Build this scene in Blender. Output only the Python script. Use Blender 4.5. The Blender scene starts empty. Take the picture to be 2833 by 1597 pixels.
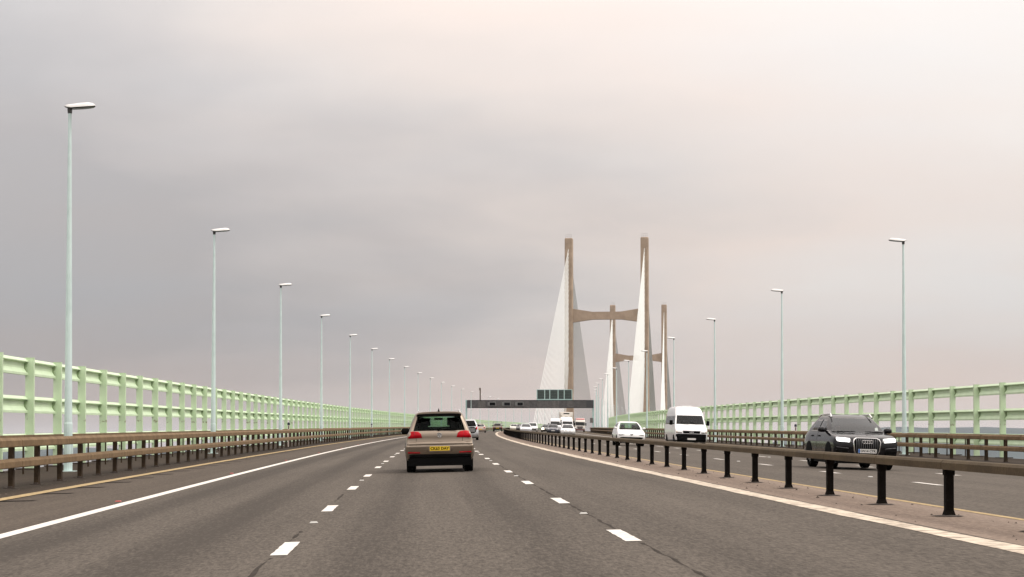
import bpy, bmesh, math, random
from mathutils import Vector, Matrix, Euler
from mathutils.bvhtree import BVHTree
R = random.Random(7)
rad = math.radians
scene = bpy.context.scene
COL = scene.collection

# ------------------------------------------------------------------ camera, sky, sun, exposure
FPX, IMW = 4921.0, 2833.0
GRADE, KV, Y_CREST = 0.01394, 9.06e-6, 250.0       # the bridge climbs ahead, then eases off
A0, KH, Y_STR = -0.05564, 1.985e-4, 860.0          # heading at the camera, curvature, start of the straight
CROWN, H_EYE = 6.56, 1.121                         # crossfall breaks at the median
cam_d = bpy.data.cameras.new("camera")
cam = bpy.data.objects.new("camera", cam_d)
COL.objects.link(cam)
cam_d.sensor_width = 36
cam_d.lens = FPX / IMW * 36
PITCH = rad(1.2)
cam_d.shift_y = ((1245 - FPX * math.tan(PITCH)) - 798.5) / IMW
cam.location = (0, 0, H_EYE)
cam.rotation_euler = (math.pi / 2 + PITCH, 0, 0)
cam_d.clip_start, cam_d.clip_end = 0.5, 80000
scene.camera = cam

SUN_EL, SUN_AZ = rad(52), rad(98)                  # azimuth clockwise from +Y
world = bpy.data.worlds.new("World")
scene.world = world
world.use_nodes = True
nt = world.node_tree
for n in list(nt.nodes): nt.nodes.remove(n)
def wn(t, **k):
    n = nt.nodes.new(t)
    for a, b in k.items(): setattr(n, a, b)
    return n
def wl(a, b): nt.links.new(a, b)
w_out = wn("ShaderNodeOutputWorld"); w_bg = wn("ShaderNodeBackground"); w_bg.inputs[1].default_value = 0.1
sky = wn("ShaderNodeTexSky", sky_type='NISHITA', sun_disc=False, sun_elevation=SUN_EL, sun_rotation=SUN_AZ)
tc = wn("ShaderNodeTexCoord")
sep = wn("ShaderNodeSeparateXYZ"); wl(tc.outputs["Generated"], sep.inputs[0])
def wm(op, a, b=None, c=None):
    n = wn("ShaderNodeMath", operation=op)
    for i, v in enumerate((a, b, c)):
        if v is None: continue
        if isinstance(v, (int, float)): n.inputs[i].default_value = v
        else: wl(v, n.inputs[i])
    return n.outputs[0]
X, Yd, Z = sep.outputs
zc = wm('MAXIMUM', Z, 0.0)
den = wm('ADD', zc, 0.22)
cmb = wn("ShaderNodeCombineXYZ")
wl(wm('DIVIDE', X, den), cmb.inputs[0]); wl(wm('DIVIDE', Yd, den), cmb.inputs[1])
mp = wn("ShaderNodeMapping"); wl(cmb.outputs[0], mp.inputs[0])
mp.inputs["Rotation"].default_value = (0, 0, rad(-24)); mp.inputs["Scale"].default_value = (0.7, 1.0, 1)
mp.inputs["Location"].default_value = (2.145, 0.753, 0)
n1 = wn("ShaderNodeTexNoise"); wl(mp.outputs[0], n1.inputs["Vector"])
n1.inputs["Scale"].default_value = 0.95; n1.inputs["Detail"].default_value = 6; n1.inputs["Roughness"].default_value = 0.5; n1.inputs["Distortion"].default_value = 0.35
n2 = wn("ShaderNodeTexNoise"); wl(mp.outputs[0], n2.inputs["Vector"])
n2.inputs["Scale"].default_value = 3.0; n2.inputs["Detail"].default_value = 5; n2.inputs["Roughness"].default_value = 0.55
# brightness of the cloud sheet: rises with height and towards the veiled sun, broken by soft noise
SD = Vector((math.sin(SUN_AZ) * math.cos(SUN_EL), math.cos(SUN_AZ) * math.cos(SUN_EL), math.sin(SUN_EL)))
dt = wn("ShaderNodeVectorMath", operation='DOT_PRODUCT'); wl(tc.outputs["Generated"], dt.inputs[0]); dt.inputs[1].default_value = (math.sin(rad(108)), math.cos(rad(108)), 0)
b0 = wm('MULTIPLY_ADD', dt.outputs["Value"], 1.36, 0.79)
b1 = wm('MULTIPLY_ADD', wm('SUBTRACT', n1.outputs[0], 0.5), 1.25, b0)
b2 = wm('MULTIPLY_ADD', wm('SUBTRACT', n2.outputs[0], 0.5), 0.34, b1)
low = wm('MULTIPLY', wm('SUBTRACT', 1.0, wm('MULTIPLY', zc, 5.5)), wm('MULTIPLY_ADD', wm('MAXIMUM', wm('ADD', dt.outputs["Value"], 0.42), 0.0), 0.75, 0.08))
low = wm('MAXIMUM', low, 0.0)
lift = wn("ShaderNodeMapRange", interpolation_type='SMOOTHSTEP'); wl(zc, lift.inputs[0])
lift.inputs[1].default_value = 0.07; lift.inputs[2].default_value = 0.34; lift.inputs[3].default_value = 0.0; lift.inputs[4].default_value = 0.42
b3 = wm('ADD', wm('ADD', b2, low), lift.outputs[0])
ramp = wn("ShaderNodeValToRGB"); wl(b3, ramp.inputs[0])
cr = ramp.color_ramp
cr.elements[0].position = 0.10; cr.elements[0].color = (0.325, 0.312, 0.315, 1)
cr.elements[1].position = 1.0; cr.elements[1].color = (0.58, 0.548, 0.528, 1)
for p, c in ((0.32, (0.40, 0.378, 0.374, 1)), (0.52, (0.49, 0.453, 0.435, 1)), (0.74, (0.565, 0.508, 0.478, 1))):
    e = cr.elements.new(p); e.color = c
# pinkish low band
pk = wn("ShaderNodeMix", data_type='RGBA', blend_type='MULTIPLY')
wl(wm('MAXIMUM', wm('SUBTRACT', 1.0, wm('MULTIPLY', zc, 11.0)), 0.0), pk.inputs[0])
wl(ramp.outputs[0], pk.inputs[6]); pk.inputs[7].default_value = (1.0, 0.895, 0.85, 1)
sc10 = wn("ShaderNodeVectorMath", operation='SCALE'); n3 = wn("ShaderNodeTexNoise"); wl(mp.outputs[0], n3.inputs["Vector"]); n3.inputs["Scale"].default_value = 1.4; n3.inputs["Detail"].default_value = 3
tint = wn("ShaderNodeMix", data_type='RGBA'); wl(wm('MULTIPLY_ADD', wm('SUBTRACT', n3.outputs[0], 0.5), 3.0, 0.5), tint.inputs[0])
tint.inputs[6].default_value = (1.03, 0.988, 0.955, 1); tint.inputs[7].default_value = (0.975, 0.998, 1.01, 1)
tm_ = wn("ShaderNodeMix", data_type='RGBA', blend_type='MULTIPLY'); tm_.inputs[0].default_value = 1.0; wl(pk.outputs[2], tm_.inputs[6]); wl(tint.outputs[2], tm_.inputs[7])
wl(tm_.outputs[2], sc10.inputs[0]); wl(wm('MULTIPLY_ADD', wm('POWER', zc, 0.9), 29.0, 10.0), sc10.inputs[3])     # overcast: about three times brighter overhead than at the horizon
mx = wn("ShaderNodeMix", data_type='RGBA'); mx.inputs[0].default_value = 0.97
wl(sky.outputs[0], mx.inputs[6]); wl(sc10.outputs[0], mx.inputs[7])
wl(mx.outputs[2], w_bg.inputs[0]); wl(w_bg.outputs[0], w_out.inputs[0])

sun_d = bpy.data.lights.new("sun", 'SUN'); sun_d.energy = 1.5; sun_d.angle = rad(14); sun_d.color = (1.0, 0.94, 0.86)
sun = bpy.data.objects.new("sun", sun_d); COL.objects.link(sun)
sun.rotation_euler = (-SD).to_track_quat('-Z', 'Y').to_euler(); sun.location = (0, 0, 60)
vs = scene.view_settings
vs.view_transform = 'Standard'; vs.look = 'None'; vs.exposure = 0.0; vs.gamma = 1.0; vs.use_curve_mapping = False
scene.cycles.max_bounces = 8; scene.cycles.transparent_max_bounces = 12
scene.cycles.volume_bounces = 1

# ------------------------------------------------------------------ road geometry
def Cx(Y):
    if Y <= Y_STR: return A0 * Y + 0.5 * KH * Y * Y
    return A0 * Y_STR + 0.5 * KH * Y_STR ** 2 + (A0 + KH * Y_STR) * (Y - Y_STR)
def head(Y): return math.atan(A0 + KH * min(Y, Y_STR))
def Zr(Y): return GRADE * Y - (0.5 * KV * (Y - Y_CREST) ** 2 if Y > Y_CREST else 0)
def slope(Y): return GRADE - (KV * (Y - Y_CREST) if Y > Y_CREST else 0)
def Zx(o): return -0.0225 * (CROWN - o) if o < CROWN else -0.0264 * (o - CROWN)
def P(Y, o, z=0.0): return Vector((Cx(Y) + o, Y, Zr(Y) + Zx(o) + z))
def road_rot(Y, roll=0.0): return Euler((math.atan(slope(Y)), roll, -head(Y)))

# ------------------------------------------------------------------ materials
MATS = {}
def mat(name, col, rough=0.6, metal=0.0, var=0.15, scale=4.0, bump=0.0, col2=None, coat=0.0, detail=4, coords="Object", spec=0.5, fac_lo=0.35, fac_hi=0.65, fine=0.0):
    if name in MATS: return MATS[name]
    m = bpy.data.materials.new(name); m.use_nodes = True
    t = m.node_tree; b = t.nodes["Principled BSDF"]
    b.inputs["Roughness"].default_value = rough; b.inputs["Metallic"].default_value = metal
    b.inputs["Coat Weight"].default_value = coat; b.inputs["Coat Roughness"].default_value = 0.06
    b.inputs["Specular IOR Level"].default_value = spec
    tcn = t.nodes.new("ShaderNodeTexCoord"); nz = t.nodes.new("ShaderNodeTexNoise")
    if coords == "World": tcn = t.nodes.new("ShaderNodeNewGeometry"); coords = "Position"
    t.links.new(tcn.outputs[coords], nz.inputs["Vector"])
    nz.inputs["Scale"].default_value = scale; nz.inputs["Detail"].default_value = detail; nz.inputs["Roughness"].default_value = 0.62
    rp = t.nodes.new("ShaderNodeValToRGB"); t.links.new(nz.outputs[0], rp.inputs[0])
    c2 = col2 or tuple(max(0, c * (1 - var)) for c in col); c1 = col if col2 else tuple(min(1, c * (1 + var)) for c in col)
    rp.color_ramp.elements[0].position = fac_lo; rp.color_ramp.elements[1].position = fac_hi
    rp.color_ramp.elements[0].color = (*c2, 1); rp.color_ramp.elements[1].color = (*c1, 1)
    out = rp.outputs[0]
    if fine:
        nf = t.nodes.new("ShaderNodeTexNoise"); t.links.new(tcn.outputs[coords], nf.inputs["Vector"])
        nf.inputs["Scale"].default_value = 38; nf.inputs["Detail"].default_value = 3
        mr = t.nodes.new("ShaderNodeMapRange"); t.links.new(nf.outputs[0], mr.inputs[0])
        mr.inputs[1].default_value = 0.3; mr.inputs[2].default_value = 0.7; mr.inputs[3].default_value = 1 - fine; mr.inputs[4].default_value = 1 + fine
        mm = t.nodes.new("ShaderNodeVectorMath"); mm.operation = 'SCALE'
        t.links.new(out, mm.inputs[0]); t.links.new(mr.outputs[0], mm.inputs[3]); out = mm.outputs[0]
    t.links.new(out, b.inputs["Base Color"])
    if bump:
        bp = t.nodes.new("ShaderNodeBump"); bp.inputs["Strength"].default_value = bump
        t.links.new(nz.outputs[0], bp.inputs["Height"]); t.links.new(bp.outputs[0], b.inputs["Normal"])
    MATS[name] = m
    return m
def emit(name, col, s):
    m = mat(name, col, 0.2)
    b = m.node_tree.nodes["Principled BSDF"]
    b.inputs["Emission Color"].default_value = (*col, 1); b.inputs["Emission Strength"].default_value = s
    return m
def glass(name, tint, refl=0.10, rough=0.03, trans=1.0):
    m = bpy.data.materials.new(name); m.use_nodes = True; t = m.node_tree
    t.nodes.remove(t.nodes["Principled BSDF"]); o = t.nodes["Material Output"]
    tr = t.nodes.new("ShaderNodeBsdfTransparent"); tr.inputs[0].default_value = (*tint, 1)
    gl = t.nodes.new("ShaderNodeBsdfGlossy"); gl.inputs["Roughness"].default_value = rough; gl.inputs[0].default_value = (1, 1, 1, 1)
    lw = t.nodes.new("ShaderNodeLayerWeight"); lw.inputs[0].default_value = refl
    mxs = t.nodes.new("ShaderNodeMixShader")
    t.links.new(lw.outputs["Fresnel"], mxs.inputs[0]); t.links.new(tr.outputs[0], mxs.inputs[1]); t.links.new(gl.outputs[0], mxs.inputs[2])
    t.links.new(mxs.outputs[0], o.inputs[0]); MATS[name] = m
    return m

def asphalt(name, base, dark, bands):
    """worn asphalt; the UV map holds (offset across the road, distance along it) in metres; bands = darker stripes along it, in the lanes the wheel tracks"""
    m = bpy.data.materials.new(name); m.use_nodes = True; t = m.node_tree; b = t.nodes["Principled BSDF"]
    def N(ty, **k):
        n = t.nodes.new(ty)
        for a_, v in k.items(): setattr(n, a_, v)
        return n
    L = t.links.new
    uv = N("ShaderNodeUVMap"); sp = N("ShaderNodeSeparateXYZ"); L(uv.outputs[0], sp.inputs[0])
    def M(op, a, b_=None, c=None):
        n = N("ShaderNodeMath", operation=op)
        for i, v in enumerate((a, b_, c)):
            if v is None: continue
            if isinstance(v, (int, float)): n.inputs[i].default_value = v
            else: L(v, n.inputs[i])
        return n.outputs[0]
    U, V = sp.outputs[0], sp.outputs[1]
    def noise(sx, sy, detail=4, rough=.6):
        c = N("ShaderNodeCombineXYZ"); L(M('MULTIPLY', U, sx), c.inputs[0]); L(M('MULTIPLY', V, sy), c.inputs[1])
        n = N("ShaderNodeTexNoise"); n.inputs["Scale"].default_value = 1; n.inputs["Detail"].default_value = detail; n.inputs["Roughness"].default_value = rough
        L(c.outputs[0], n.inputs["Vector"]); return n.outputs[0]
    grain = noise(24, 5, 3, .8); coarse = noise(9, 1.6, 5, .7); patch = noise(.5, .06, 4); streak = noise(3.2, .05, 3)
    f = M('MULTIPLY_ADD', M('SUBTRACT', grain, .5), 2.6, .5)
    f = M('MULTIPLY_ADD', M('SUBTRACT', coarse, .5), 1.0, f)
    f = M('MULTIPLY_ADD', M('SUBTRACT', patch, .5), .7, f)
    f = M('MULTIPLY_ADD', M('SUBTRACT', streak, .5), .55, f)
    for c0, wd, amp in bands:
        d = M('DIVIDE', M('SUBTRACT', U, c0), wd)
        g = M('POWER', 2.718, M('MULTIPLY', M('MULTIPLY', d, d), -1.0))
        f = M('MULTIPLY_ADD', g, -amp, f)
    mxn = N("ShaderNodeMix", data_type='RGBA'); mxn.clamp_factor = True
    L(f, mxn.inputs[0]); mxn.inputs[6].default_value = (*dark, 1); mxn.inputs[7].default_value = (*base, 1)
    L(mxn.outputs[2], b.inputs["Base Color"]); b.inputs["Roughness"].default_value = 0.92; b.inputs["Specular IOR Level"].default_value = 0.12
    bp = N("ShaderNodeBump"); bp.inputs["Strength"].default_value = 0.35; bp.inputs["Distance"].default_value = 0.01
    L(grain, bp.inputs["Height"]); L(bp.outputs[0], b.inputs["Normal"])
    return m

ASPH = asphalt("worn_asphalt", (0.140, 0.119, 0.099), (0.058, 0.049, 0.041),
               [(-4.35, .45, .48), (-2.6, .45, .48), (-.45, .40, .30), (1.3, .40, .30), (3.0, .36, .14), (4.7, .3, .12), (9.0, .6, .08), (12.4, .7, .1), (15.8, .7, .1)])
SHOULDER = asphalt("hard_shoulder_asphalt", (0.120, 0.097, 0.077), (0.056, 0.045, 0.036), [(-5.0, .45, .2), (-8.0, .3, .35)])
RESERVE = asphalt("dusty_concrete", (0.285, 0.222, 0.178), (0.165, 0.124, 0.098), [(6.4, .22, .22)])  # one darker stripe along the median rail
VERGE = asphalt("dirty_verge", (0.066, 0.049, 0.036), (0.024, 0.018, 0.013), [(-9.6, .5, .25), (25.1, .5, .25)])  # darker stripes along both barrier lines
PAINT = mat("white_road_paint", (0.69, 0.655, 0.60), 0.75, scale=7, col2=(0.42, 0.37, 0.32), fac_lo=.30, fac_hi=.46, detail=7, coords="World")
PAINT_OLD = mat("worn_road_paint", (0.62, 0.53, 0.42), 0.85, scale=5, col2=(0.30, 0.24, 0.185), fac_lo=.38, fac_hi=.56, detail=7, coords="World")
PAINT_Y = mat("ochre_edge_paint", (0.44, 0.33, 0.175), 0.85, scale=8, col2=(0.25, 0.18, 0.095), fac_lo=.34, fac_hi=.58, detail=7, spec=.15, coords="World")
TAR = mat("tar_seal", (0.052, 0.045, 0.039), 0.92, spec=.03)
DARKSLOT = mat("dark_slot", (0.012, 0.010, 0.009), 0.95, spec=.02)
MINT = mat("mint_fence_paint", (0.62, 0.765, 0.53), 0.55, scale=1.1, col2=(0.51, 0.665, 0.42), fac_lo=.28, fac_hi=.58, fine=.07, detail=7)
LAMPM = mat("pale_aqua_paint", (0.63, 0.765, 0.745), 0.5, scale=1.2, col2=(0.53, 0.66, 0.64), fac_lo=.3, fac_hi=.55)
WHITEL = mat("white_lantern", (0.82, 0.81, 0.79), 0.4, var=.04)
DARKL = mat("dark_lantern_underside", (0.035, 0.032, 0.03), 0.3)
RUST = mat("brown_barrier_paint", (0.205, 0.138, 0.077), 0.8, scale=2.2, col2=(0.130, 0.086, 0.049), fac_lo=.3, fac_hi=.6, fine=.14, spec=.15)
RUSTD = mat("brown_post_paint", (0.058, 0.038, 0.023), 0.75, scale=3, col2=(0.033, 0.022, 0.013), fine=.15, spec=.12)
MRAIL = mat("olive_brown_rail", (0.105, 0.078, 0.047), 0.8, scale=2.4, col2=(0.070, 0.052, 0.032), fine=.15, spec=.15)
MPOST = mat("black_post", (0.0095, 0.0075, 0.006), 0.8, scale=4, col2=(0.006, 0.0048, 0.004), fine=.2, spec=.04)
DIRT = mat("oily_dirt", (0.07, 0.052, 0.042), 0.9, scale=9, col2=(0.04, 0.03, 0.024))
CONC = mat("brown_concrete", (0.44, 0.33, 0.24), 0.9, scale=.16, col2=(0.28, 0.21, 0.15), fac_lo=.3, fac_hi=.62, detail=6, fine=.03)
CABLE = mat("white_cable_sheath", (0.66, 0.675, 0.645), 0.7, var=.03, scale=.2)
DECKC = mat("deck_concrete", (0.36, 0.35, 0.33), 0.85, scale=.3, var=.15)
TEALG = mat("pale_teal_steel", (0.42, 0.60, 0.57), 0.5, var=.1)
SIGNB = mat("green_grey_sign_back", (0.055, 0.078, 0.072), 0.6, var=.12, scale=2, spec=.2)
BEAMG = mat("dark_gantry_mesh", (0.105, 0.100, 0.100), 0.7, scale=1.1, col2=(0.055, 0.053, 0.055), detail=6)
BLACK = mat("matt_black", (0.004, 0.004, 0.004), 0.7, var=.1, spec=.05)
TYRE = mat("tyre_rubber", (0.006, 0.0058, 0.0055), 0.9, var=.2, scale=20, spec=.04)
ALLOY = mat("alloy_rim", (0.42, 0.42, 0.43), 0.35, metal=.8, var=.08)
PLASTIC = mat("black_plastic", (0.006, 0.0058, 0.0055), 0.75, var=.15, scale=12, spec=.06)
CHROME = mat("chrome", (0.75, 0.74, 0.73), 0.18, metal=.9, var=.03)
SEATM = mat("dark_seat_cloth", (0.028, 0.026, 0.026), 0.9, var=.15)
REDL = mat("red_lamp_lens", (0.50, 0.004, 0.013), 0.35, scale=9, col2=(0.33, 0.003, 0.009), spec=.12)
LENS = mat("clear_lamp_lens", (0.60, 0.60, 0.60), 0.15, metal=.5, var=.2, scale=16)
PL_Y = mat("yellow_plate", (0.80, 0.55, 0.02), 0.4, var=.03)
PL_W = mat("white_plate", (0.72, 0.71, 0.68), 0.4, var=.03)
PL_B = mat("blue_plate_band", (0.02, 0.12, 0.42), 0.4, var=.03)
GLS = glass("tinted_glass", (0.58, 0.71, 0.65), 0.10)
GLS_D = glass("dark_glass", (0.20, 0.23, 0.23), 0.30)
def paint(name, c, metal=0.0, var=.05):
    return mat(name, c, 0.38, metal=metal, var=var, scale=2.5, coat=.8)

# ------------------------------------------------------------------ object helpers
def tag(o, label=None, cat=None, group=None, kind=None):
    for k, v in (("label", label), ("category", cat), ("group", group), ("kind", kind)):
        if v: o[k] = v
    return o
def link(o, parent=None, loc=None, rot=None):
    COL.objects.link(o)
    if parent: o.parent = parent
    if loc is not None: o.location = loc
    if rot is not None: o.rotation_euler = rot
    return o
def empty(name, loc=(0, 0, 0), rot=None, parent=None):
    o = bpy.data.objects.new(name, None); o.empty_display_size = .3
    return link(o, parent, loc, rot)
def inst(name, me, parent=None, loc=(0, 0, 0), rot=None):
    return link(bpy.data.objects.new(name, me), parent, loc, rot)
class MB:
    def __init__(s): s.v = []; s.f = []; s.mi = []; s.uv = None
    def add(s, vs_, fs, mi=0):
        k = len(s.v); s.v += [tuple(v) for v in vs_]; s.f += [tuple(i + k for i in f) for f in fs]; s.mi += [mi] * len(fs)
    def box(s, x0, x1, y0, y1, z0, z1, mi=0, M=None):
        vs_ = [Vector(p) for p in ((x0, y0, z0), (x1, y0, z0), (x1, y1, z0), (x0, y1, z0), (x0, y0, z1), (x1, y0, z1), (x1, y1, z1), (x0, y1, z1))]
        if M is not None: vs_ = [M @ v for v in vs_]
        s.add(vs_, [(0, 3, 2, 1), (4, 5, 6, 7), (0, 1, 5, 4), (1, 2, 6, 5), (2, 3, 7, 6), (3, 0, 4, 7)], mi)
    def tube(s, p0, p1, r0, r1=None, n=8, mi=0):
        p0, p1 = Vector(p0), Vector(p1); r1 = r0 if r1 is None else r1
        d = (p1 - p0).normalized(); u = d.orthogonal().normalized(); w = d.cross(u)
        vs_ = []
        for p, r in ((p0, r0), (p1, r1)):
            vs_ += [p + (u * math.cos(2 * math.pi * i / n) + w * math.sin(2 * math.pi * i / n)) * r for i in range(n)]
        s.add(vs_, [(i, (i + 1) % n, n + (i + 1) % n, n + i) for i in range(n)] + [tuple(range(n - 1, -1, -1)), tuple(range(n, 2 * n))], mi)
    def prism(s, prof, y0, y1, mi=0):       # prof: closed (x,z) outline, counter-clockwise seen from -y
        n = len(prof)
        s.add([(x, y0, z) for x, z in prof] + [(x, y1, z) for x, z in prof],
              [(i, (i + 1) % n, n + (i + 1) % n, n + i) for i in range(n)] + [tuple(range(n - 1, -1, -1)), tuple(range(n, 2 * n))], mi)
    def mesh(s, name, mats, smooth=False, bevel=0.0):
        me = bpy.data.meshes.new(name); me.from_pydata(s.v, [], s.f)
        for m in (mats if isinstance(mats, (list, tuple)) else [mats]): me.materials.append(m)
        me.polygons.foreach_set("material_index", s.mi)
        bm = bmesh.new(); bm.from_mesh(me)
        bmesh.ops.recalc_face_normals(bm, faces=bm.faces)
        if bevel:
            bmesh.ops.bevel(bm, geom=list(bm.edges), offset=bevel, segments=2, profile=.7, affect='EDGES', clamp_overlap=True)
        bm.to_mesh(me); bm.free()
        if smooth: me.shade_smooth()
        me.update()
        return me
    def build(s, name, mats, parent=None, loc=(0, 0, 0), rot=None, smooth=False, bevel=0.0):
        return inst(name, s.mesh(name, mats, smooth, bevel), parent, loc, rot)

def ysamples(y0, y1, step=10.0):
    ys = [y0]; k = math.floor(y0 / step) + 1
    while k * step < y1 - 1e-6: ys.append(k * step); k += 1
    return ys + [y1]
def sheet(name, o0, o1, y0, y1, m, z=0.0, parent=None, kind=None, jag=0.0, step=10.0):
    """strip of road surface between two offsets, with UV = (offset, distance)"""
    cuts = [o0] + ([CROWN] if o0 < CROWN < o1 else []) + [o1]
    ys = ysamples(y0, y1, step); vs_, uv, fs = [], [], []
    n = len(cuts)
    for y in ys:
        for i, o in enumerate(cuts):
            oo = o + (R.uniform(-jag, jag) if jag else 0)
            vs_.append(P(y, oo, z)); uv.append((oo, y))
    for j in range(len(ys) - 1):
        for i in range(n - 1):
            a = j * n + i; fs.append((a, a + 1, a + n + 1, a + n))
    me = bpy.data.meshes.new(name); me.from_pydata(vs_, [], fs); me.materials.append(m)
    ul = me.uv_layers.new(name="UVMap")
    for lp in me.loops: ul.data[lp.index].uv = uv[lp.vertex_index]
    o = inst(name, me, parent)
    if kind: o["kind"] = kind
    return o

# ------------------------------------------------------------------ setting: sea, hills, deck, road
SEA_Z = H_EYE - 35.0
def make_water():
    m = mat("estuary_water", (0.17, 0.175, 0.17), 0.22, scale=.02, col2=(0.13, 0.135, 0.13), bump=0.0, coords="Object")
    t = m.node_tree; b = t.nodes["Principled BSDF"]
    n = t.nodes.new("ShaderNodeTexNoise"); n.inputs["Scale"].default_value = .35; n.inputs["Detail"].default_value = 5
    t.links.new(t.nodes["Texture Coordinate"].outputs["Object"], n.inputs["Vector"])
    bp = t.nodes.new("ShaderNodeBump"); bp.inputs["Strength"].default_value = .4; t.links.new(n.outputs[0], bp.inputs["Height"]); t.links.new(bp.outputs[0], b.inputs["Normal"])
    mb = MB(); rr = [0, 200, 1000, 4000, 12000, 24000]; n_ = 64
    vs_ = [(0, 0, 0)]; fs = []
    for r in rr[1:]: vs_ += [(r * math.cos(2 * math.pi * i / n_), r * math.sin(2 * math.pi * i / n_), 0) for i in range(n_)]
    for i in range(n_): fs.append((0, 1 + i, 1 + (i + 1) % n_))
    for k in range(len(rr) - 2):
        a = 1 + k * n_
        for i in range(n_): fs.append((a + i, a + n_ + i, a + n_ + (i + 1) % n_, a + (i + 1) % n_))
    mb.add(vs_, fs); o = mb.build("water", m, loc=(0, 0, SEA_Z)); o["kind"] = "structure"
make_water()
def hills(name, a0, a1, r0, prof, m, depth=2600, seed=1):
    """a ridge of land from azimuth a0 to a1 (degrees clockwise from ahead) with its shore at r0"""
    rr = random.Random(seed); n = 150; rows = 12; ph = [rr.uniform(0, 6.28) for _ in range(8)]
    vs_, fs = [], []
    for i in range(n + 1):
        t = i / n; az = rad(a0 + (a1 - a0) * t)
        edge = min(1, t * 9, (1 - t) * 9); edge = edge * edge * (3 - 2 * edge)
        top = prof(a0 + (a1 - a0) * t) * (1 + .10 * math.sin(t * 23 + ph[0]) + .07 * math.sin(t * 51 + ph[1]) + .03 * math.sin(t * 140 + ph[2]) + .02 * rr.uniform(-1, 1))
        for j in range(rows + 1):
            s = j / rows; r = r0 + depth * s + 300 * math.sin(t * 14 + ph[3]) + 120 * math.sin(t * 41 + ph[4])
            shape = math.sin(min(1, s * 1.25) * math.pi / 2) if s < .8 else 1 - (s - .8) * 1.2
            z = SEA_Z - .5 + top * edge * shape + (4 * rr.uniform(0, 1) * edge if 0 < j else 0)
            vs_.append((r * math.sin(az), r * math.cos(az), z))
    for i in range(n):
        for j in range(rows):
            a = i * (rows + 1) + j; fs.append((a, a + 1, a + rows + 2, a + rows + 1))
    mb = MB(); mb.add(vs_, fs); o = mb.build(name, m, smooth=True); o["kind"] = "structure"
HILLM = mat("wooded_hills", (0.040, 0.064, 0.066), 0.95, scale=.004, col2=(0.020, 0.034, 0.038), detail=8)
hills("hills", 4, 95, 7000, lambda a: 150 + 20 * math.sin(a * .21) + 8 * math.sin(a * .9), HILLM, seed=3)
hills("hills", -95, 4.5, 6600, lambda a: 52 + 12 * math.sin(a * .17) + 5 * math.sin(a * .7), HILLM, seed=5)

Y0, Y1 = -40.0, 2300.0
deck = empty("road", (0, 0, 0)); deck["kind"] = "structure"
def st(o): o["kind"] = "structure"; return o
FL, FR = -14.2, 30.35       # parapet fence lines
st(sheet("carriageway", -5.05, 5.75, Y0, Y1, ASPH))
st(sheet("hard_shoulder", -8.22, -5.05, Y0, Y1, SHOULDER))
st(sheet("verge", FL - .42, -8.22, Y0, Y1, VERGE))
st(sheet("central_reservation", 5.75, 7.32, Y0, Y1, RESERVE))
st(sheet("carriageway", 7.32, 19.6, Y0, Y1, ASPH))
st(sheet("hard_shoulder", 19.6, 23.2, Y0, Y1, SHOULDER))
st(sheet("verge", 23.2, FR + .42, Y0, Y1, VERGE))
def deck_body():
    ys = ysamples(Y0, Y1); prof = [(FL - .421, -.02), (FL - .42, -.75), (FL + 5, -1.6), (CROWN + 1.5 - 9, -4), (CROWN + 1.5 + 9, -4), (FR - 5, -1.6), (FR + .42, -.75), (FR + .421, -.02), (CROWN, -.03)]
    n = len(prof); vs_, fs = [], []
    for y in ys:
        for i, (o, z) in enumerate(prof): vs_.append(P(y, o, z) if i in (0, 7, 8) else P(y, o, 0) + Vector((0, 0, z)))
    for j in range(len(ys) - 1):
        for i in range(n):
            a = j * n + i; b = j * n + (i + 1) % n; fs.append((a, a + n, b + n, b))
    mb = MB(); mb.add(vs_, fs); st(mb.build("bridge_deck", DECKC))
deck_body()
def piers():
    k = 0; Y = -20
    me = None
    while Y < 760:
        p = P(Y, CROWN + 1.5); top = p.z - 4; h = top - (SEA_Z - 2)
        if h > 3:
            for dx in (-7, 7):
                mb = MB(); mb.box(-2.2, 2.2, -1.4, 1.4, 0, h)
                o = mb.build("bridge_pier", DECKC, None, (p.x + dx, Y, SEA_Z - 2), Euler((0, 0, -head(Y))))
                st(o)
        Y += 98; k += 1
piers()
# ---- paint on the road: one object per dash, solid lines as long sheets, all children of the road
EDGE_S = sheet("edge_line", -5.29, -5.06, 5, 1400, PAINT, .004, deck)
sheet("edge_line", 5.39, 5.69, 5, 1400, PAINT_OLD, .004, deck, jag=.025, step=1.5)
sheet("edge_line", -8.32, -7.98, 5, 1400, PAINT_Y, .004, deck, jag=.012, step=1.5)
sheet("dark_edge_strip", -7.975, -7.925, 5, 400, DARKSLOT, .004, deck, jag=.012, step=1.5)  # flat dark strip for the dark lower edge of the raised ochre line
sheet("edge_line", 7.22, 7.37, 5, 1400, PAINT_Y, .004, deck, jag=.012, step=1.5)
sheet("edge_line", 19.35, 19.6, 5, 1400, PAINT, .004, deck)
sheet("edge_line", 23.0, 23.2, 5, 1400, PAINT_Y, .004, deck)
dash_me = None
def dash_mesh():
    mb = MB(); n = 8; vs_ = []
    for i in range(n + 1):
        y = -1 + 2 * i / n
        vs_ += [(-.085 + R.uniform(-.006, .006), y, 0), (.085 + R.uniform(-.006, .006), y, 0)]
    mb.add(vs_, [(2 * i, 2 * i + 1, 2 * i + 3, 2 * i + 2) for i in range(n)]); return mb.mesh("lane_dash", PAINT)
DASH = [dash_mesh() for _ in range(4)]
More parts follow.
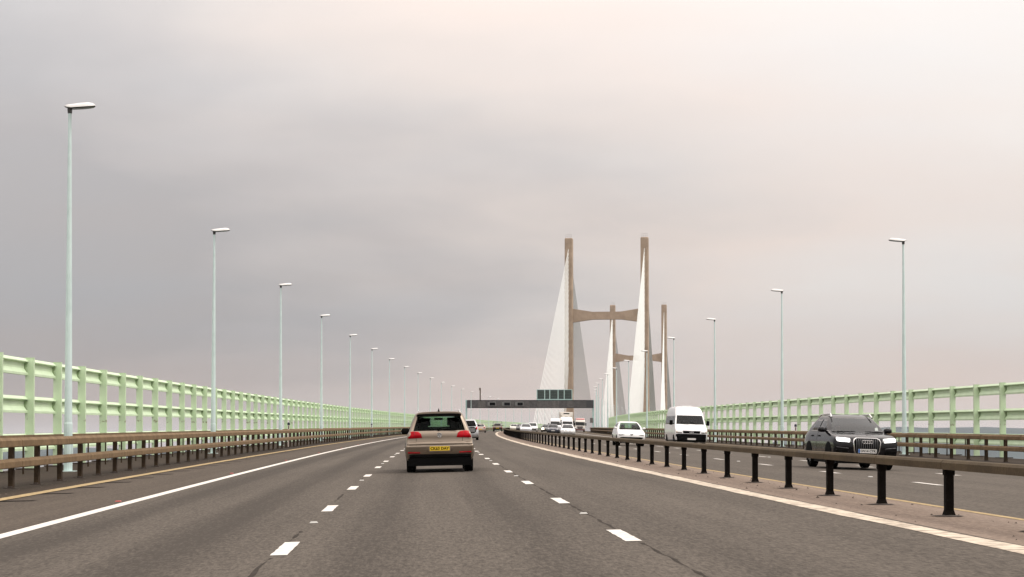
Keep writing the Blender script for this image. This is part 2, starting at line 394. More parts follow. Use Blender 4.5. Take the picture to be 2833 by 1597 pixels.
def stud_mesh(name, m):
    mb = MB(); mb.add([(-.055, -.05, 0), (.055, -.05, 0), (.055, .05, 0), (-.055, .05, 0), (-.04, -.03, .018), (.04, -.03, .018), (.04, .03, .018), (-.04, .03, .018)],
                      [(0, 1, 5, 4), (1, 2, 6, 5), (2, 3, 7, 6), (3, 0, 4, 7), (4, 5, 6, 7)]); return mb.mesh(name, m)
STUD_W = stud_mesh("road_stud", mat("stud_reflector", (.42, .41, .38), .5)); STUD_R = stud_mesh("road_stud", mat("red_stud_reflector", (.36, .06, .05), .4))
rest = MB()
for o, yk, ysd, roll in ((-1.37, 18.73, 23.6, -.0225), (2.28, 19.65, 24.4, -.0225), (10.62, 28.2, 42.0, .0264), (14.05, 38.5, 36.8, .0264)):
    Y = yk - 18; k = 0
    while Y < 900:
        if Y < 420: inst("lane_dash", DASH[k % 4], deck, P(Y, o, .005), road_rot(Y, roll))
        else:
            rest.add([P(Y - 1, o - .085, .005), P(Y - 1, o + .085, .005), P(Y + 1, o + .085, .005), P(Y + 1, o - .085, .005)], [(0, 1, 2, 3)])
        Y += 9; k += 1
    Y = ysd
    while Y < 160:
        inst("road_stud", STUD_W, deck, P(Y, o, .004), road_rot(Y, roll)); Y += 18
tag(rest.build("lane_dash", PAINT, deck), kind="stuff")
Y = 32.3
while Y < 160: inst("road_stud", STUD_R, deck, P(Y, -5.45, .004), road_rot(Y, -.0225)); Y += 18.7
slot = MB(); slot.add([(-.30, -.18, 0), (.34, -.22, 0), (.36, .16, 0), (-.28, .20, 0)], [(0, 1, 2, 3)]); slot_me = slot.mesh("drain_slot", DARKSLOT)
Y = 33.7
while Y < 120: inst("drain_slot", slot_me, deck, P(Y, -7.62, .004), road_rot(Y, -.0225)); Y += 3.65
# tar-sealed joints along the lane lines, broken where the seal has worn
for o, lst in ((2.33, [(14, 18.4), (20.9, 28.2), (29.9, 37.0), (39, 45.5), (48, 54)]), (-1.42, [(14, 17.4), (19.8, 21.8), (30.2, 33.5), (42, 44)])):
    for a, b in lst: sheet("tar_joint", o - .014, o + .014, a, b, TAR, .002, deck, jag=.022, step=.35)

# ------------------------------------------------------------------ parapet fences
RAILP = [(-.13, 0), (-.13, .60), (-.05, .60), (.05, .50), (.05, .475), (-.085, .43), (-.08, .24), (.03, .08), (.03, 0)]
BAY = 4.65
def rust_post():
    m = MINT.copy(); m.name = "mint_post_paint"; t = m.node_tree; b = t.nodes["Principled BSDF"]
    src = b.inputs["Base Color"].links[0].from_socket
    tcn = t.nodes["Texture Coordinate"]; sp = t.nodes.new("ShaderNodeSeparateXYZ"); t.links.new(tcn.outputs["Object"], sp.inputs[0])
    oi = t.nodes.new("ShaderNodeObjectInfo"); nz = t.nodes.new("ShaderNodeTexNoise"); nz.noise_dimensions = '4D'; nz.inputs["Scale"].default_value = 7
    t.links.new(tcn.outputs["Object"], nz.inputs["Vector"])
    ml = t.nodes.new("ShaderNodeMath"); ml.operation = 'MULTIPLY'; ml.inputs[1].default_value = 40; t.links.new(oi.outputs["Random"], ml.inputs[0]); t.links.new(ml.outputs[0], nz.inputs["W"])
    d = t.nodes.new("ShaderNodeMath"); d.operation = 'SUBTRACT'; d.inputs[1].default_value = 1.78; t.links.new(sp.outputs[2], d.inputs[0])
    ab = t.nodes.new("ShaderNodeMath"); ab.operation = 'ABSOLUTE'; t.links.new(d.outputs[0], ab.inputs[0])
    mr = t.nodes.new("ShaderNodeMapRange"); t.links.new(ab.outputs[0], mr.inputs[0]); mr.inputs[1].default_value = .02; mr.inputs[2].default_value = .16; mr.inputs[3].default_value = .32; mr.inputs[4].default_value = 0
    ad = t.nodes.new("ShaderNodeMath"); ad.operation = 'ADD'; t.links.new(mr.outputs[0], ad.inputs[0]); t.links.new(nz.outputs[0], ad.inputs[1])
    m2 = t.nodes.new("ShaderNodeMapRange"); t.links.new(ad.outputs[0], m2.inputs[0]); m2.inputs[1].default_value = .82; m2.inputs[2].default_value = .94; m2.inputs[4].default_value = .7
    mxn = t.nodes.new("ShaderNodeMix"); mxn.data_type = 'RGBA'; t.links.new(m2.outputs[0], mxn.inputs[0]); t.links.new(src, mxn.inputs[6]); mxn.inputs[7].default_value = (.16, .11, .045, 1)
    t.links.new(mxn.outputs[2], b.inputs["Base Color"])
    return m
MINTP = rust_post()
def fence(name, off, sgn, yfirst, n, n_parts, label):
    root = empty(name, P(yfirst, off)); tag(root, label, "fence")
    base = root.location.copy()
    pm = MB(); pm.box(-.06, .245, -.075, .075, 0.02, 3.985); pm.box(-.07, .252, -.085, .085, 3.985, 4.0)
    post = pm.mesh("fence_post", MINTP)
    bp_ = MB(); bp_.box(-.34, .40, -.36, .36, 0.0, .05); plate = bp_.mesh("base_plate", DIRT)
    gm = MB(); L = BAY - .152
    gm.prism(RAILP, -L / 2, L / 2)
    rail = gm.mesh("fence_rail", MINT)
    gus = []
    for e in (-1, 1):
        gs = MB(); y = e * (L / 2 - .001); q = [(-.079, .06), (-.079, .42), (.04, .44), (-.03, .27), (.02, .10)]
        gs.prism(q, min(y, y - e * .10), max(y, y - e * .10))
        gus.append(gs.mesh("rail_bracket", mat("dark_mint", (0.27, 0.36, 0.20), .6, var=.2)))  # brackets in a darker mint than the rails
    stuff = MB()
    for k in range(n):
        Y = yfirst + BAY * k; p = P(Y, off) - base; rz = -head(Y) + (0 if sgn > 0 else math.pi)
        rot = Euler((0, 0, rz))
        o = inst("fence_post", post, root, p, rot)
        if k < 40: inst("base_plate", plate, o)
        Ym = Y + BAY / 2; pm_ = P(Ym, off) - base; sl = math.atan(slope(Ym)) * (1 if sgn > 0 else -1)
        for zi, z in enumerate((.68, 2.02, 3.37)):
            r2 = Euler((sl, 0, -head(Ym) + (0 if sgn > 0 else math.pi)))
            if k * 3 + zi < n_parts:
                ro = inst("fence_rail", rail, root, pm_ + Vector((0, 0, z)), r2)
                if k < 26:
                    for gm_ in gus: inst("rail_bracket", gm_, ro)
            else:
                M = Matrix.Translation(pm_ + Vector((0, 0, z))) @ r2.to_matrix().to_4x4()
                kk = len(stuff.v); nn = len(RAILP)
                stuff.add([M @ Vector((x, -L / 2, zz)) for x, zz in RAILP] + [M @ Vector((x, L / 2, zz)) for x, zz in RAILP],
                          [(i, (i + 1) % nn, nn + (i + 1) % nn, nn + i) for i in range(nn)])
    if stuff.v: tag(stuff.build("fence_rail", MINT, root), kind="stuff")
fence("parapet_fence", FL, 1, 63.6 - BAY * 8, 210, 297, "mint green steel fence of wide rails beside the lanes driving away")
fence("parapet_fence", FR, -1, 93.9 - BAY * 8, 205, 297, "mint green steel fence of wide rails beyond the oncoming traffic")

# thin brown handrails between barrier and fence
def handrail(off, y0, y1, label):
    root = empty("handrail", P(y0, off)); tag(root, label, "handrail"); base = root.location.copy()
    pm = MB(); pm.box(-.025, .025, -.025, .025, .0, 1.16); post = pm.mesh("post", RUSTD)
    rm = MB(); rm.box(-.045, .045, -5.24, 5.24, 1.16, 1.24); rail = rm.mesh("rail", RUST)
    Y = y0; k = 0
    while Y < y1:
        inst("post", post, root, P(Y, off) - base, Euler((0, 0, -head(Y))))
        if k % 3 == 0:
            Ym = Y + 5.25; inst("rail", rail, root, P(Ym, off) - base, road_rot(Ym))
        Y += 3.5; k += 1
handrail(-12.6, 24.6, 420, "thin brown handrail on slender posts under the fence beside the lanes driving away")
handrail(28.6, 46, 420, "thin brown handrail on slender posts under the fence beyond the oncoming traffic")

# ------------------------------------------------------------------ crash barriers
def barrier(off, yfirst, sp, n, sgn, rails, mr, mp_, pw, top, label, foot=False, beam_n=2):
    root = empty("crash_barrier", P(yfirst, off)); tag(root, label, "crash barrier"); base = root.location.copy()
    pm = MB()
    if foot:
        pm.box(-pw / 2, pw / 2, -pw / 2, pw / 2, .065, top)
        pm.add([(x * .070, y * .070, .0) for x, y in ((-1, -1), (1, -1), (1, 1), (-1, 1))] + [(x * pw * .52, y * pw * .52, .07) for x, y in ((-1, -1), (1, -1), (1, 1), (-1, 1))],
               [(0, 1, 5, 4), (1, 2, 6, 5), (2, 3, 7, 6), (3, 0, 4, 7), (4, 5, 6, 7), (3, 2, 1, 0)])
        pm.box(-pw * .62, pw * .62, -pw * .56, pw * .56, top - .07, top - .002)
        post = pm.mesh("post", mp_)
        post_b = MB(); nb = 14
        vs_ = [(0, 0, .02)] + [(math.cos(6.283 * i / nb) * .20 * R.uniform(.7, 1.2), math.sin(6.283 * i / nb) * .18 * R.uniform(.75, 1.15), .004) for i in range(nb)]
        post_b.add(vs_, [(0, 1 + i, 1 + (i + 1) % nb) for i in range(nb)]); pad = post_b.mesh("footing", DIRT)
    else:
        w = pw / 2
        pm.box(-w * .55, w * .55, -w, w, 0, top); pm.box(-w * .6, w * .6, -w * 1.05, w * 1.05, 0, .02)
        post = pm.mesh("post", mp_)
        pb = MB()
        for s in (-1, 1): pb.box(-.05, .05, s * .14 - .03, s * .14 + .03, 0, .05)
        pb.box(-.14, .14, -.2, .2, .0, .012); pad = pb.mesh("footing", DIRT)
    L = sp * beam_n
    bms = []
    for (z0, z1, d0, d1) in rails:
        b = MB(); c = .065 if not foot else .03
        pr = [(d0, z0), (d1 - .02, z0), (d1, z0 + .02), (d1, z1 - c), (d1 - c, z1), (d0 + (c if foot else .02), z1), (d0, z1 - (c if foot else .02))]
        if sgn < 0: pr = [(-x, z) for x, z in pr][::-1]
        b.prism(pr, -L / 2 + .010, L / 2 - .010)
        bms.append(b.mesh("rail_beam", mr))
    sl = MB()
    for (z0, z1, d0, d1) in rails:
        a, b_ = min(d0 * sgn, d1 * sgn), max(d0 * sgn, d1 * sgn)
        sl.box(a + .022, b_ - (.07 if not foot else .035), -.16, .16, z0 + .022, z1 - (.022 if not foot else .034))
    sleeve = sl.mesh("rail_joint", mp_)
    for k in range(n):
        Y = yfirst + sp * k; o = inst("post", post, root, P(Y, off) - base, Euler((0, 0, -head(Y))))
        if k < 60: inst("footing", pad, o)
        if k % beam_n == 0:
            Ym = Y + L / 2
            for me in bms: inst("rail_beam", me, root, P(Ym, off) - base, road_rot(Ym))
            if k < 80: inst("rail_joint", sleeve, root, P(Y, off) - base, road_rot(Y))
barrier(-9.62, 41.85 - 2.75 * 8, 2.75, 284, 1, ((.97, 1.19, .06, .26), (.49, .70, .06, .26)), RUST, RUSTD, .20, 1.16,
        "brown double rail crash barrier between hard shoulder and fence beside the lanes driving away")
barrier(25.1, 74.4 - 2.73 * 12, 2.73, 284, -1, ((.97, 1.19, .06, .26), (.49, .70, .06, .26)), RUST, RUSTD, .20, 1.16,
        "brown double rail crash barrier beyond the oncoming traffic, in front of the fence")
barrier(6.56, 21.95 - 3.2 * 3, 3.2, 264, 1, ((.575, .69, -.10, .10),), MRAIL, MPOST, .098, .574,
        "low single rail barrier on black posts down the central reservation", foot=True, beam_n=1)

# ------------------------------------------------------------------ lamp posts
def lamp_meshes():
    pole = MB(); n = 12
    lv = [(0, .145), (.8, .144), (1.58, .142), (1.62, .129)] + [(1.62 + 10.24 * i / 14, .129 - .074 * i / 14) for i in range(1, 15)]
    vs_ = [(r * math.cos(2 * math.pi * i / n), r * math.sin(2 * math.pi * i / n), z) for z, r in lv for i in range(n)]
    pole.add(vs_, [(k * n + i, k * n + (i + 1) % n, k * n + n + (i + 1) % n, k * n + n + i) for k in range(len(lv) - 1) for i in range(n)] + [tuple(range(len(vs_) - n, len(vs_)))])
    pole = pole.mesh("pole", LAMPM, smooth=False)
    # lantern: shallow upturned shell reaching over the road (+x)
    secs = [(-.16, .06, .085, .11), (-.05, .15, .03, .13), (.10, .19, .005, .14), (.40, .20, .005, .16), (.62, .185, .01, .165), (.76, .14, .02, .135), (.84, .05, .045, .075)]
    mb = MB(); vs_ = []; m = 10
    for x, w, zb, zt in secs:
        for i in range(m):
            a = math.pi * i / (m - 1); vs_.append((x, -w * math.cos(a), zb + (zt - zb) * math.sin(a) ** .6))
    fs = []
    for s in range(len(secs) - 1):
        for i in range(m - 1):
            a = s * m + i; fs.append((a, a + 1, a + m + 1, a + m))
    fs += [tuple(range(m)), tuple(range((len(secs) - 1) * m + m - 1, (len(secs) - 1) * m - 1, -1))]
    mb.add(vs_, fs); shell = mb.mesh("lantern", WHITEL, smooth=True)
    ub = MB(); u = []
    for x, w, zb, zt in secs: u += [(x, -w * .97, zb - .004), (x, w * .97, zb - .004), (x, -w * .72, zb - .028), (x, w * .72, zb - .028)]
    fs = []
    for s in range(len(secs) - 1):
        a = 4 * s; b = a + 4
        fs += [(a, b, b + 1, a + 1), (a + 2, a + 3, b + 3, b + 2), (a, a + 2, b + 2, b), (a + 1, b + 1, b + 3, a + 3)]
    fs += [(0, 1, 3, 2), (len(u) - 4, len(u) - 2, len(u) - 1, len(u) - 3)]
    ub.add(u, fs); under = ub.mesh("lantern_glass", DARKL)
    nk = MB(); nk.tube((0, 0, 11.84), (0.0, 0, 12.0), .07, .085, 10); neck = nk.mesh("bracket", DARKL)
    dr = MB(); dr.box(.05, .148, -.07, .07, .45, 1.15); door = dr.mesh("access_door", LAMPM)
    fl = MB(); fl.box(-.24, .24, -.24, .24, 0, .03); flange = fl.mesh("base_plate", LAMPM)
    return pole, shell, under, neck, door, flange
LM = lamp_meshes()
ORD = ["", "first", "second", "third", "fourth", "fifth", "sixth", "seventh", "eighth", "ninth", "tenth", "eleventh", "twelfth", "thirteenth", "fourteenth", "fifteenth", "sixteenth",
       "seventeenth", "eighteenth", "nineteenth", "twentieth", "twenty-first", "twenty-second", "twenty-third", "twenty-fourth", "twenty-fifth", "twenty-sixth"]
def lamp(Y, off, sgn, label, group, detail):
    root = empty("lamp_post", P(Y, off), Euler((R.uniform(-.003, .003), R.uniform(-.003, .003), -head(Y) + (0 if sgn > 0 else math.pi) + R.uniform(-.05, .05))))
    tag(root, label, "lamp post", group)
    inst("pole", LM[0], root)
    h = inst("lantern", LM[1], root, (0, 0, 12.0), Euler((0, rad(-3.5), 0))); inst("lantern_glass", LM[2], h)
    inst("bracket", LM[3], root)
    if detail: inst("access_door", LM[4], root); inst("base_plate", LM[5], root)
for n in range(25):
    lamp(58.6 + 37.4 * n, -11.70, 1, "pale aqua lamp post, %s along the fence beside the lanes driving away" % ORD[n + 1], "lamp posts beside the lanes driving away", n < 6)
for n in range(24):
    lamp(100.1 + 37.4 * n, 26.66, -1, "pale aqua lamp post, %s along the fence beyond the oncoming traffic" % ORD[n + 1], "lamp posts beyond the oncoming traffic", n < 5)

# white marker posts behind the barriers
def marker(Y, off, z, label):
    root = empty("marker_post", P(Y, off)); tag(root, label, "marker post", "marker posts along the crash barriers")
    a = MB(); a.box(-.055, .055, -.02, .02, 0, z); a.build("post", mat("marker_white", (.62, .52, .47), .5), root)
    b = MB(); b.box(-.085, .085, -.045, .045, z, z + .14); b.box(-.06, .06, -.035, .035, z + .14, z + .18); b.build("cap", mat("navy_cap", (.03, .03, .06), .4), root)
    c = MB(); c.box(-.022, .022, -.026, -.021, z - .28, z - .06); c.build("number_strip", BLACK, root)
Yg = 125
marker(123.5, -10.15, 1.50, "white marker post with navy cap behind the barrier before the fourth lamp post")
marker(223.5, -10.15, 1.50, "small white marker post with navy cap behind the barrier near the sixth lamp post")
marker(128.5, 26.0, 1.52, "white marker post with navy cap behind the barrier beyond the oncoming traffic")

# ------------------------------------------------------------------ signal gantry
def gantry():
    Y = 560.0; p = P(Y, 0); zr = p.z
    def zpx(y): return H_EYE + GRADE * Y + (1176.4 - y) / FPX * Y       # height of a picture row at this distance
    def xpx(x): return (x - 1416.5) / FPX * Y
    root = empty("sign_gantry", (p.x + 6, Y, zr)); tag(root, "dark motorway gantry spanning both carriageways with a green sign on top", "gantry")
    b = root.location
    def bx(name, m, x0, x1, y0, y1, z0, z1, parent=root, bev=0.0):
        mb = MB(); mb.box(x0 - b.x, x1 - b.x, y0, y1, z0 - b.z, z1 - b.z); return mb.build(name, m, parent, bevel=bev)
    xl, xr, zt, zb = xpx(1289), xpx(1641.5), zpx(1107.8), zpx(1129.3)
    # beam: frame chords, then cladding panels one by one
    for zz in (zb, zt - .16): bx("chord", BLACK, xl + .8, xr, -.72, .72, zz, zz + .16)
    npan = 16; w = (xr - xl - 3.0) / npan
    greys = [mat("gantry_panel_%d" % i, c, .75, scale=1.3, col2=tuple(v * .6 for v in c), detail=7) for i, c in enumerate(((.125, .118, .116), (.10, .096, .097), (.14, .132, .126)))]
    for i in range(npan):
        bx("panel", greys[R.randrange(3)], xl + 1.55 + i * w + .03, xl + 1.55 + (i + 1) * w - .03, -.80, -.70, zb + .12, zt - .12)
    bx("end_panel", mat("charcoal_panel", (.045, .045, .05), .6), xl + .35, xl + 1.5, -.85, .85, zb + .0, zt - .03)
    bx("end_panel", mat("charcoal_panel", (.045, .045, .05), .6), xr - 2.2, xr, -.852, .852, zb - .02, zt - .04)
    bx("back_cladding", BEAMG, xl + 1.5, xr - 2.2, .70, .78, zb + .16, zt - .16)
    bx("walkway_rail", BLACK, xl + .4, xr, -.9, -.84, zt + .0, zt + .06)
    for x0, x1 in ((xl - .1, xl + .42), (xr - .30, xr + .22)):
        mb = MB(); zf = P(Y, x0 - p.x).z
        mb.box(x0 - b.x, x1 - b.x, -.3, .3, zf - b.z, zt + .12 - b.z); mb.box(x0 - .3 - b.x, x1 + .3 - b.x, -.6, .6, zf - b.z, zf + .12 - b.z); mb.build("leg", TEALG, root)
    # three lane signals
    for x0, x1 in ((1353, 1372), (1393, 1412.5), (1429.5, 1448)):
        s = bx("lane_signal", mat("signal_grey", (.20, .20, .20), .5), xpx(x0), xpx(x1), -1.22, -.81, zpx(1124), zpx(1112))
        bx("signal_face", BLACK, xpx(x0) + .22, xpx(x1) - .18, -1.24, -1.215, zpx(1122.6), zpx(1114), s)
        bx("side_hood", mat("signal_grey", (.20, .20, .20), .5), xpx(x0) - .42, xpx(x0) - .1, -1.15, -.81, zpx(1122.5), zpx(1113), s)
    # the sign, seen from behind: panels with stiffening ribs in a pale teal frame
    x0, x1 = xpx(1485.5), xpx(1582.5); z1, z0 = zpx(1078), zpx(1107.6)
    fr = MB(); cuts = [1485.5, 1507, 1521, 1544, 1561, 1582.5]
    for xx in cuts:
        X0 = xpx(xx) - b.x; fr.box(X0 - .12, X0 + .12, -.42, -.28, z0 - b.z, z1 - b.z)
    fr.box(x0 - .12 - b.x, x1 + .12 - b.x, -.425, -.30, z0 + .0 - b.z, z0 + .36 - b.z); fr.box(x0 - .12 - b.x, x1 + .12 - b.x, -.425, -.30, z1 - .14 - b.z, z1 + .02 - b.z)
    sg = fr.build("direction_sign", TEALG, root)
    for a, c in zip(cuts[:-1], cuts[1:]):
        pn = bx("sign_panel", SIGNB, xpx(a) + .13, xpx(c) - .13, -.26, -.20, z0 + .37, z1 - .15, sg)
        for q in range(5):
            zz = z0 + .6 + q * .5
            bx("stiffener", mat("stiffener_grey", (.095, .12, .11), .6), xpx(a) + .2, xpx(c) - .2, -.33, -.262, zz, zz + .10, sg)
    ms = MB(); mx_ = xpx(1328.5) - b.x
    ms.box(mx_ - .2, mx_ + .2, .1, .5, zt - .2 - b.z, zpx(1073) - b.z); ms.box(mx_ - .34, mx_ + .12, .0, .4, zpx(1080) - b.z, zpx(1073) - b.z); ms.build("mast", mat("mast_brown", (.13, .10, .075), .6), root)
    cb = MB(); X0 = xpx(1636) - b.x; cb.box(X0 - .45, X0 + .5, -.7, -.35, zpx(1170) - b.z, zpx(1156.5) - b.z); cb.build("control_cabinet", mat("cabinet_grey", (.14, .13, .12), .6), root)
gantry()

# ------------------------------------------------------------------ bridge pylons with their stays
def pylon(Y, xl, xr, ytop, wpx, ybeam, span_back, label):
    """legs at picture columns xl, xr (centres); heights read from picture rows at this distance"""
    def zpx(y): return H_EYE + GRADE * Y + (1176.4 - y) / FPX * Y
    XL, XR = (xl - 1416.5) / FPX * Y, (xr - 1416.5) / FPX * Y
    hd = head(Y); cx = (XL + XR) / 2; half = (XR - XL) / 2
    root = empty("bridge_pylon", (cx, Y, SEA_Z), Euler((0, 0, -hd))); tag(root, label, "pylon", "concrete pylons of the cable-stayed bridge")
    zt = zpx(ytop) - SEA_Z; w = wpx / FPX * Y / 2; zd = P(Y, CROWN).z - SEA_Z
    zb = [zpx(v) - SEA_Z for v in ybeam]                  # end top, end bottom, mid top, mid bottom
    for s in (-1, 1):
        mb = MB(); lv = [(-3, 1.55, 1.7), (zd - 6, 1.30, 1.5), (zd + 22, 1.05, 1.25), (zb[1], 1.0, 1.15), (zt - .6, .98, 1.0), (zt, .90, .92)]
        vs_ = []
        for z, a, d in lv:
            c = .22
            for x, y in ((-1 + c, -1), (1 - c, -1), (1, -1 + c), (1, 1 - c), (1 - c, 1), (-1 + c, 1), (-1, 1 - c), (-1, -1 + c)): vs_.append((s * half + x * w * a, y * w * d * 1.15, z))
        fs = []
        for k in range(len(lv) - 1):
            for i in range(8): fs.append((k * 8 + i, k * 8 + (i + 1) % 8, k * 8 + 8 + (i + 1) % 8, k * 8 + 8 + i))
        fs += [tuple(range(8)), tuple(range(len(lv) * 8 - 1, len(lv) * 8 - 9, -1))]
        mb.add(vs_, fs); mb.build("leg", CONC, root)
        tr = MB()
        for ax in (-.7, -.2, .3, .7): tr.box(s * half + ax * w - .08, s * half + ax * w + .08, -w * .7, -w * .7 + .16, zt, zt + 2.2)
        for hz in (1.1, 2.2): tr.box(s * half - w * .75, s * half + w * .75, -w * .7, -w * .7 + .14, zt + hz - .12, zt + hz)
        tr.build("top_railing", mat("galvanised_railing", (.55, .54, .53), .5), root)
    mb = MB(); pr = [(-1, 1, 0), (-.42, 3, 2), (.42, 3, 2), (1, 1, 0)]; vs_ = []
    hb = half - w * .93
    for x, lo, hi in pr:
        for y in (-w * .8, w * .8): vs_ += [(x * hb, y, zb[lo]), (x * hb, y, zb[hi])]
    fs = []
    for k in range(3):
        a = 4 * k; b_ = a + 4; fs += [(a, b_, b_ + 1, a + 1), (a + 2, a + 3, b_ + 3, b_ + 2), (a + 1, b_ + 1, b_ + 3, a + 3), (a, a + 2, b_ + 2, b_)]
    fs += [(0, 1, 3, 2), (12, 14, 15, 13)]
    mb.add(vs_, fs); mb.build("crossbeam", CONC, root)
    # stays: 25 in each fan; deck anchors follow the deck edge
    Mi = (Matrix.Translation(root.location) @ root.rotation_euler.to_matrix().to_4x4()).inverted()
    ztop_c, zlow_c = zpx(ytop + (30 if Y < 1300 else 21)) - SEA_Z, zd + 40
    NC = 25
    for s in (-1, 1):
        eo = FL - .1 if s < 0 else FR + .1
        for dirn, reach in ((-1, 206.0), (1, span_back)):
            for i in range(NC):
                t = i / (NC - 1); dy = dirn * (24 + (reach - 24) * t)
                a = Vector((s * half - s * .0, dirn * w * .9, zlow_c + (ztop_c - zlow_c) * (t ** .8)))
                q = P(Y + dy, eo, .3); q = Mi @ Vector((q.x, q.y, q.z))
                cb = MB(); cb.tube(a, q, .135, .135, 5)
                cb.build("stay_cable", CABLE, root)
pylon(1050.0, 1574, 1784, 657.6, 22.4, (853.8, 891.6, 862.7, 883.8), 236, "nearer concrete pylon with white stay cables rising behind the gantry")
pylon(1550.0, 1695.5, 1837.6, 843.7, 15.2, (977.5, 1002, 984, 997), 225, "farther concrete pylon seen between the legs of the nearer one")

# ------------------------------------------------------------------ vehicles
def crv(a, b, c, d, t, k=.42):
    """Catmull-Rom with softened tangents"""
    m1, m2 = (c - a) * k, (d - b) * k; t2, t3 = t * t, t * t * t
    return (2 * t3 - 3 * t2 + 1) * b + (t3 - 2 * t2 + t) * m1 + (-2 * t3 + 3 * t2) * c + (t3 - t2) * m2
class Body:
    """car body lofted from horizontal slices (z, y_rear, y_front, half_width, rear_corner, front_corner)"""
    def __init__(s, root, slices, m, rear=None, front=None, glass_m=None, frac=.82, zs=2, rs=3):
        S = [tuple(list(x) + [.22, .28][len(x) - 4:]) if len(x) < 6 else x for x in slices]
        def half(sl):
            z, yr, yf, w, cr_, cf_ = sl
            return [(0, yr), (w * .42, yr + .06 * cr_), (w * frac, yr + .36 * cr_), (w, yr + cr_ * 1.0), (w, yr * .5 + yf * .5), (w, yf - cf_), (w * frac, yf - .40 * cf_), (w * .42, yf - .07 * cf_), (0, yf)]
        H = [half(x) for x in S]; nq = 9
        def ring_pts(h):
            pts = [(0 - h[1][0], h[1][1])] + list(h) + [(-h[7][0], h[7][1])]
            out = []
            for j in range(nq - 1):
                a, b, c, d = pts[j], pts[j + 1], pts[j + 2], pts[j + 3]
                for q in range(rs):
                    t = q / rs; out.append((crv(a[0], b[0], c[0], d[0], t), crv(a[1], b[1], c[1], d[1], t), j))
            out.append((h[8][0], h[8][1], 7)); return out
        rings = []                                   # dense rings
        n = len(S)
        for k in range(n - 1):
            for q in range(zs):
                t = q / zs; ka, kd = max(k - 1, 0), min(k + 2, n - 1)
                z = S[k][0] + (S[k + 1][0] - S[k][0]) * t
                hh = [tuple(crv(H[ka][i][e], H[k][i][e], H[k + 1][i][e], H[kd][i][e], t, .35) for e in (0, 1)) for i in range(nq)]
                rings.append((z, ring_pts(hh), k))
        rings.append((S[-1][0], ring_pts(H[-1]), n - 1))
        N = len(rings[0][1]); full = 2 * (N - 1)
        V = []
        for z, r, k in rings:
            V += [Vector((x, y, z)) for x, y, j in r] + [Vector((-x, y, z)) for x, y, j in reversed(r[1:-1])]
        lab = [j for x, y, j in rings[0][1]][:-1]; labf = lab + lab[::-1]
        bodyf, rearf, frontf = [], [], []
        for k in range(len(rings) - 1):
            for i in range(full):
                f = (k * full + i, k * full + (i + 1) % full, (k + 1) * full + (i + 1) % full, (k + 1) * full + i)
                L = labf[i]; sk = rings[k][2]
                if rear and rear[0] <= sk < rear[1] and L in (0, 1): rearf.append(f)
                elif front and front[0] <= sk < front[1] and L in (6, 7): frontf.append(f)
                else: bodyf.append(f)
        bodyf += [tuple(range(full - 1, -1, -1)), tuple(range((len(rings) - 1) * full, len(rings) * full))]
        def mk(name, fs, mm, zf=0):
            used = sorted({i for f in fs for i in f}); ix = {v: i for i, v in enumerate(used)}
            mb = MB(); mb.add([V[i] for i in used], [tuple(ix[i] for i in f) for f in fs])
            me = mb.mesh(name, mm, smooth=True)
            return inst(name, me, root)
        s.body = mk("body", bodyf, m)
        s.bvh = BVHTree.FromPolygons(V, bodyf + rearf + frontf); s.root = root
        if rearf: s.rear = mk("rear_window", rearf, glass_m or GLS)
        if frontf: s.front = mk("windscreen", frontf, glass_m or GLS)
        s.S = S
    DIRS = dict(rear=(1, Vector((0, 1, 0))), front=(1, Vector((0, -1, 0))), left=(0, Vector((1, 0, 0))), right=(0, Vector((-1, 0, 0))))
    def hit(s, side, u, z):
        ax, d = s.DIRS[side]; o = Vector((u, 0, z)) if ax == 1 else Vector((0, u, z)); o -= d * 12
        h = s.bvh.ray_cast(o, d); return h[0]
    def decal(s, name, side, poly, m, off=.008, parent=None, res=.09, thick=.02, label=None):
        ax, d = s.DIRS[side]; bm = bmesh.new()
        vv = [bm.verts.new((u, z, 0)) for u, z in poly]; bm.faces.new(vv)
        us = [p[0] for p in poly]; zs_ = [p[1] for p in poly]
        for a, lo, hi in ((0, min(us), max(us)), (1, min(zs_), max(zs_))):
            c = lo + res
            while c < hi - .01:
                co = [0, 0, 0]; no = [0, 0, 0]; co[a] = c; no[a] = 1
                bmesh.ops.bisect_plane(bm, geom=bm.verts[:] + bm.edges[:] + bm.faces[:], plane_co=co, plane_no=no); c += res
        last = None
        for v in bm.verts:
            h = s.hit(side, v.co.x, v.co.y)
            if h is None:
                for sh in (.96, .9, .8):
                    h = s.hit(side, v.co.x * sh, v.co.y)
                    if h is not None: h = h.copy(); h[0 if ax == 1 else 1] = v.co.x; break
            if h is None: h = s.bvh.find_nearest(Vector((v.co.x, -3 * d.y, v.co.y)) if ax == 1 else Vector((-3 * d.x, v.co.x, v.co.y)))[0]
            last = h; v.co = h - d * off
        be = [e for e in bm.edges if e.is_boundary]
        r = bmesh.ops.extrude_edge_only(bm, edges=be)
        for v in [g for g in r["geom"] if isinstance(g, bmesh.types.BMVert)]: v.co += d * (off + thick)
        bmesh.ops.recalc_face_normals(bm, faces=bm.faces)
        # outward = against d
        me = bpy.data.meshes.new(name); bm.to_mesh(me); bm.free(); me.materials.append(m)
        for p in me.polygons: p.use_smooth = True
        o = inst(name, me, parent or s.root)
        if label: o["label"] = label
        return o
def mir(poly): return [(-u, z) for u, z in poly]
def arch(y, r, zc_, z0, n=10):
    a0 = math.asin(max(-1, min(1, (z0 - zc_) / r)))
    return [(y + r * math.cos(a0 + (math.pi - 2 * a0) * i / n), zc_ + r * math.sin(a0 + (math.pi - 2 * a0) * i / n)) for i in range(n + 1)]
WH = {}
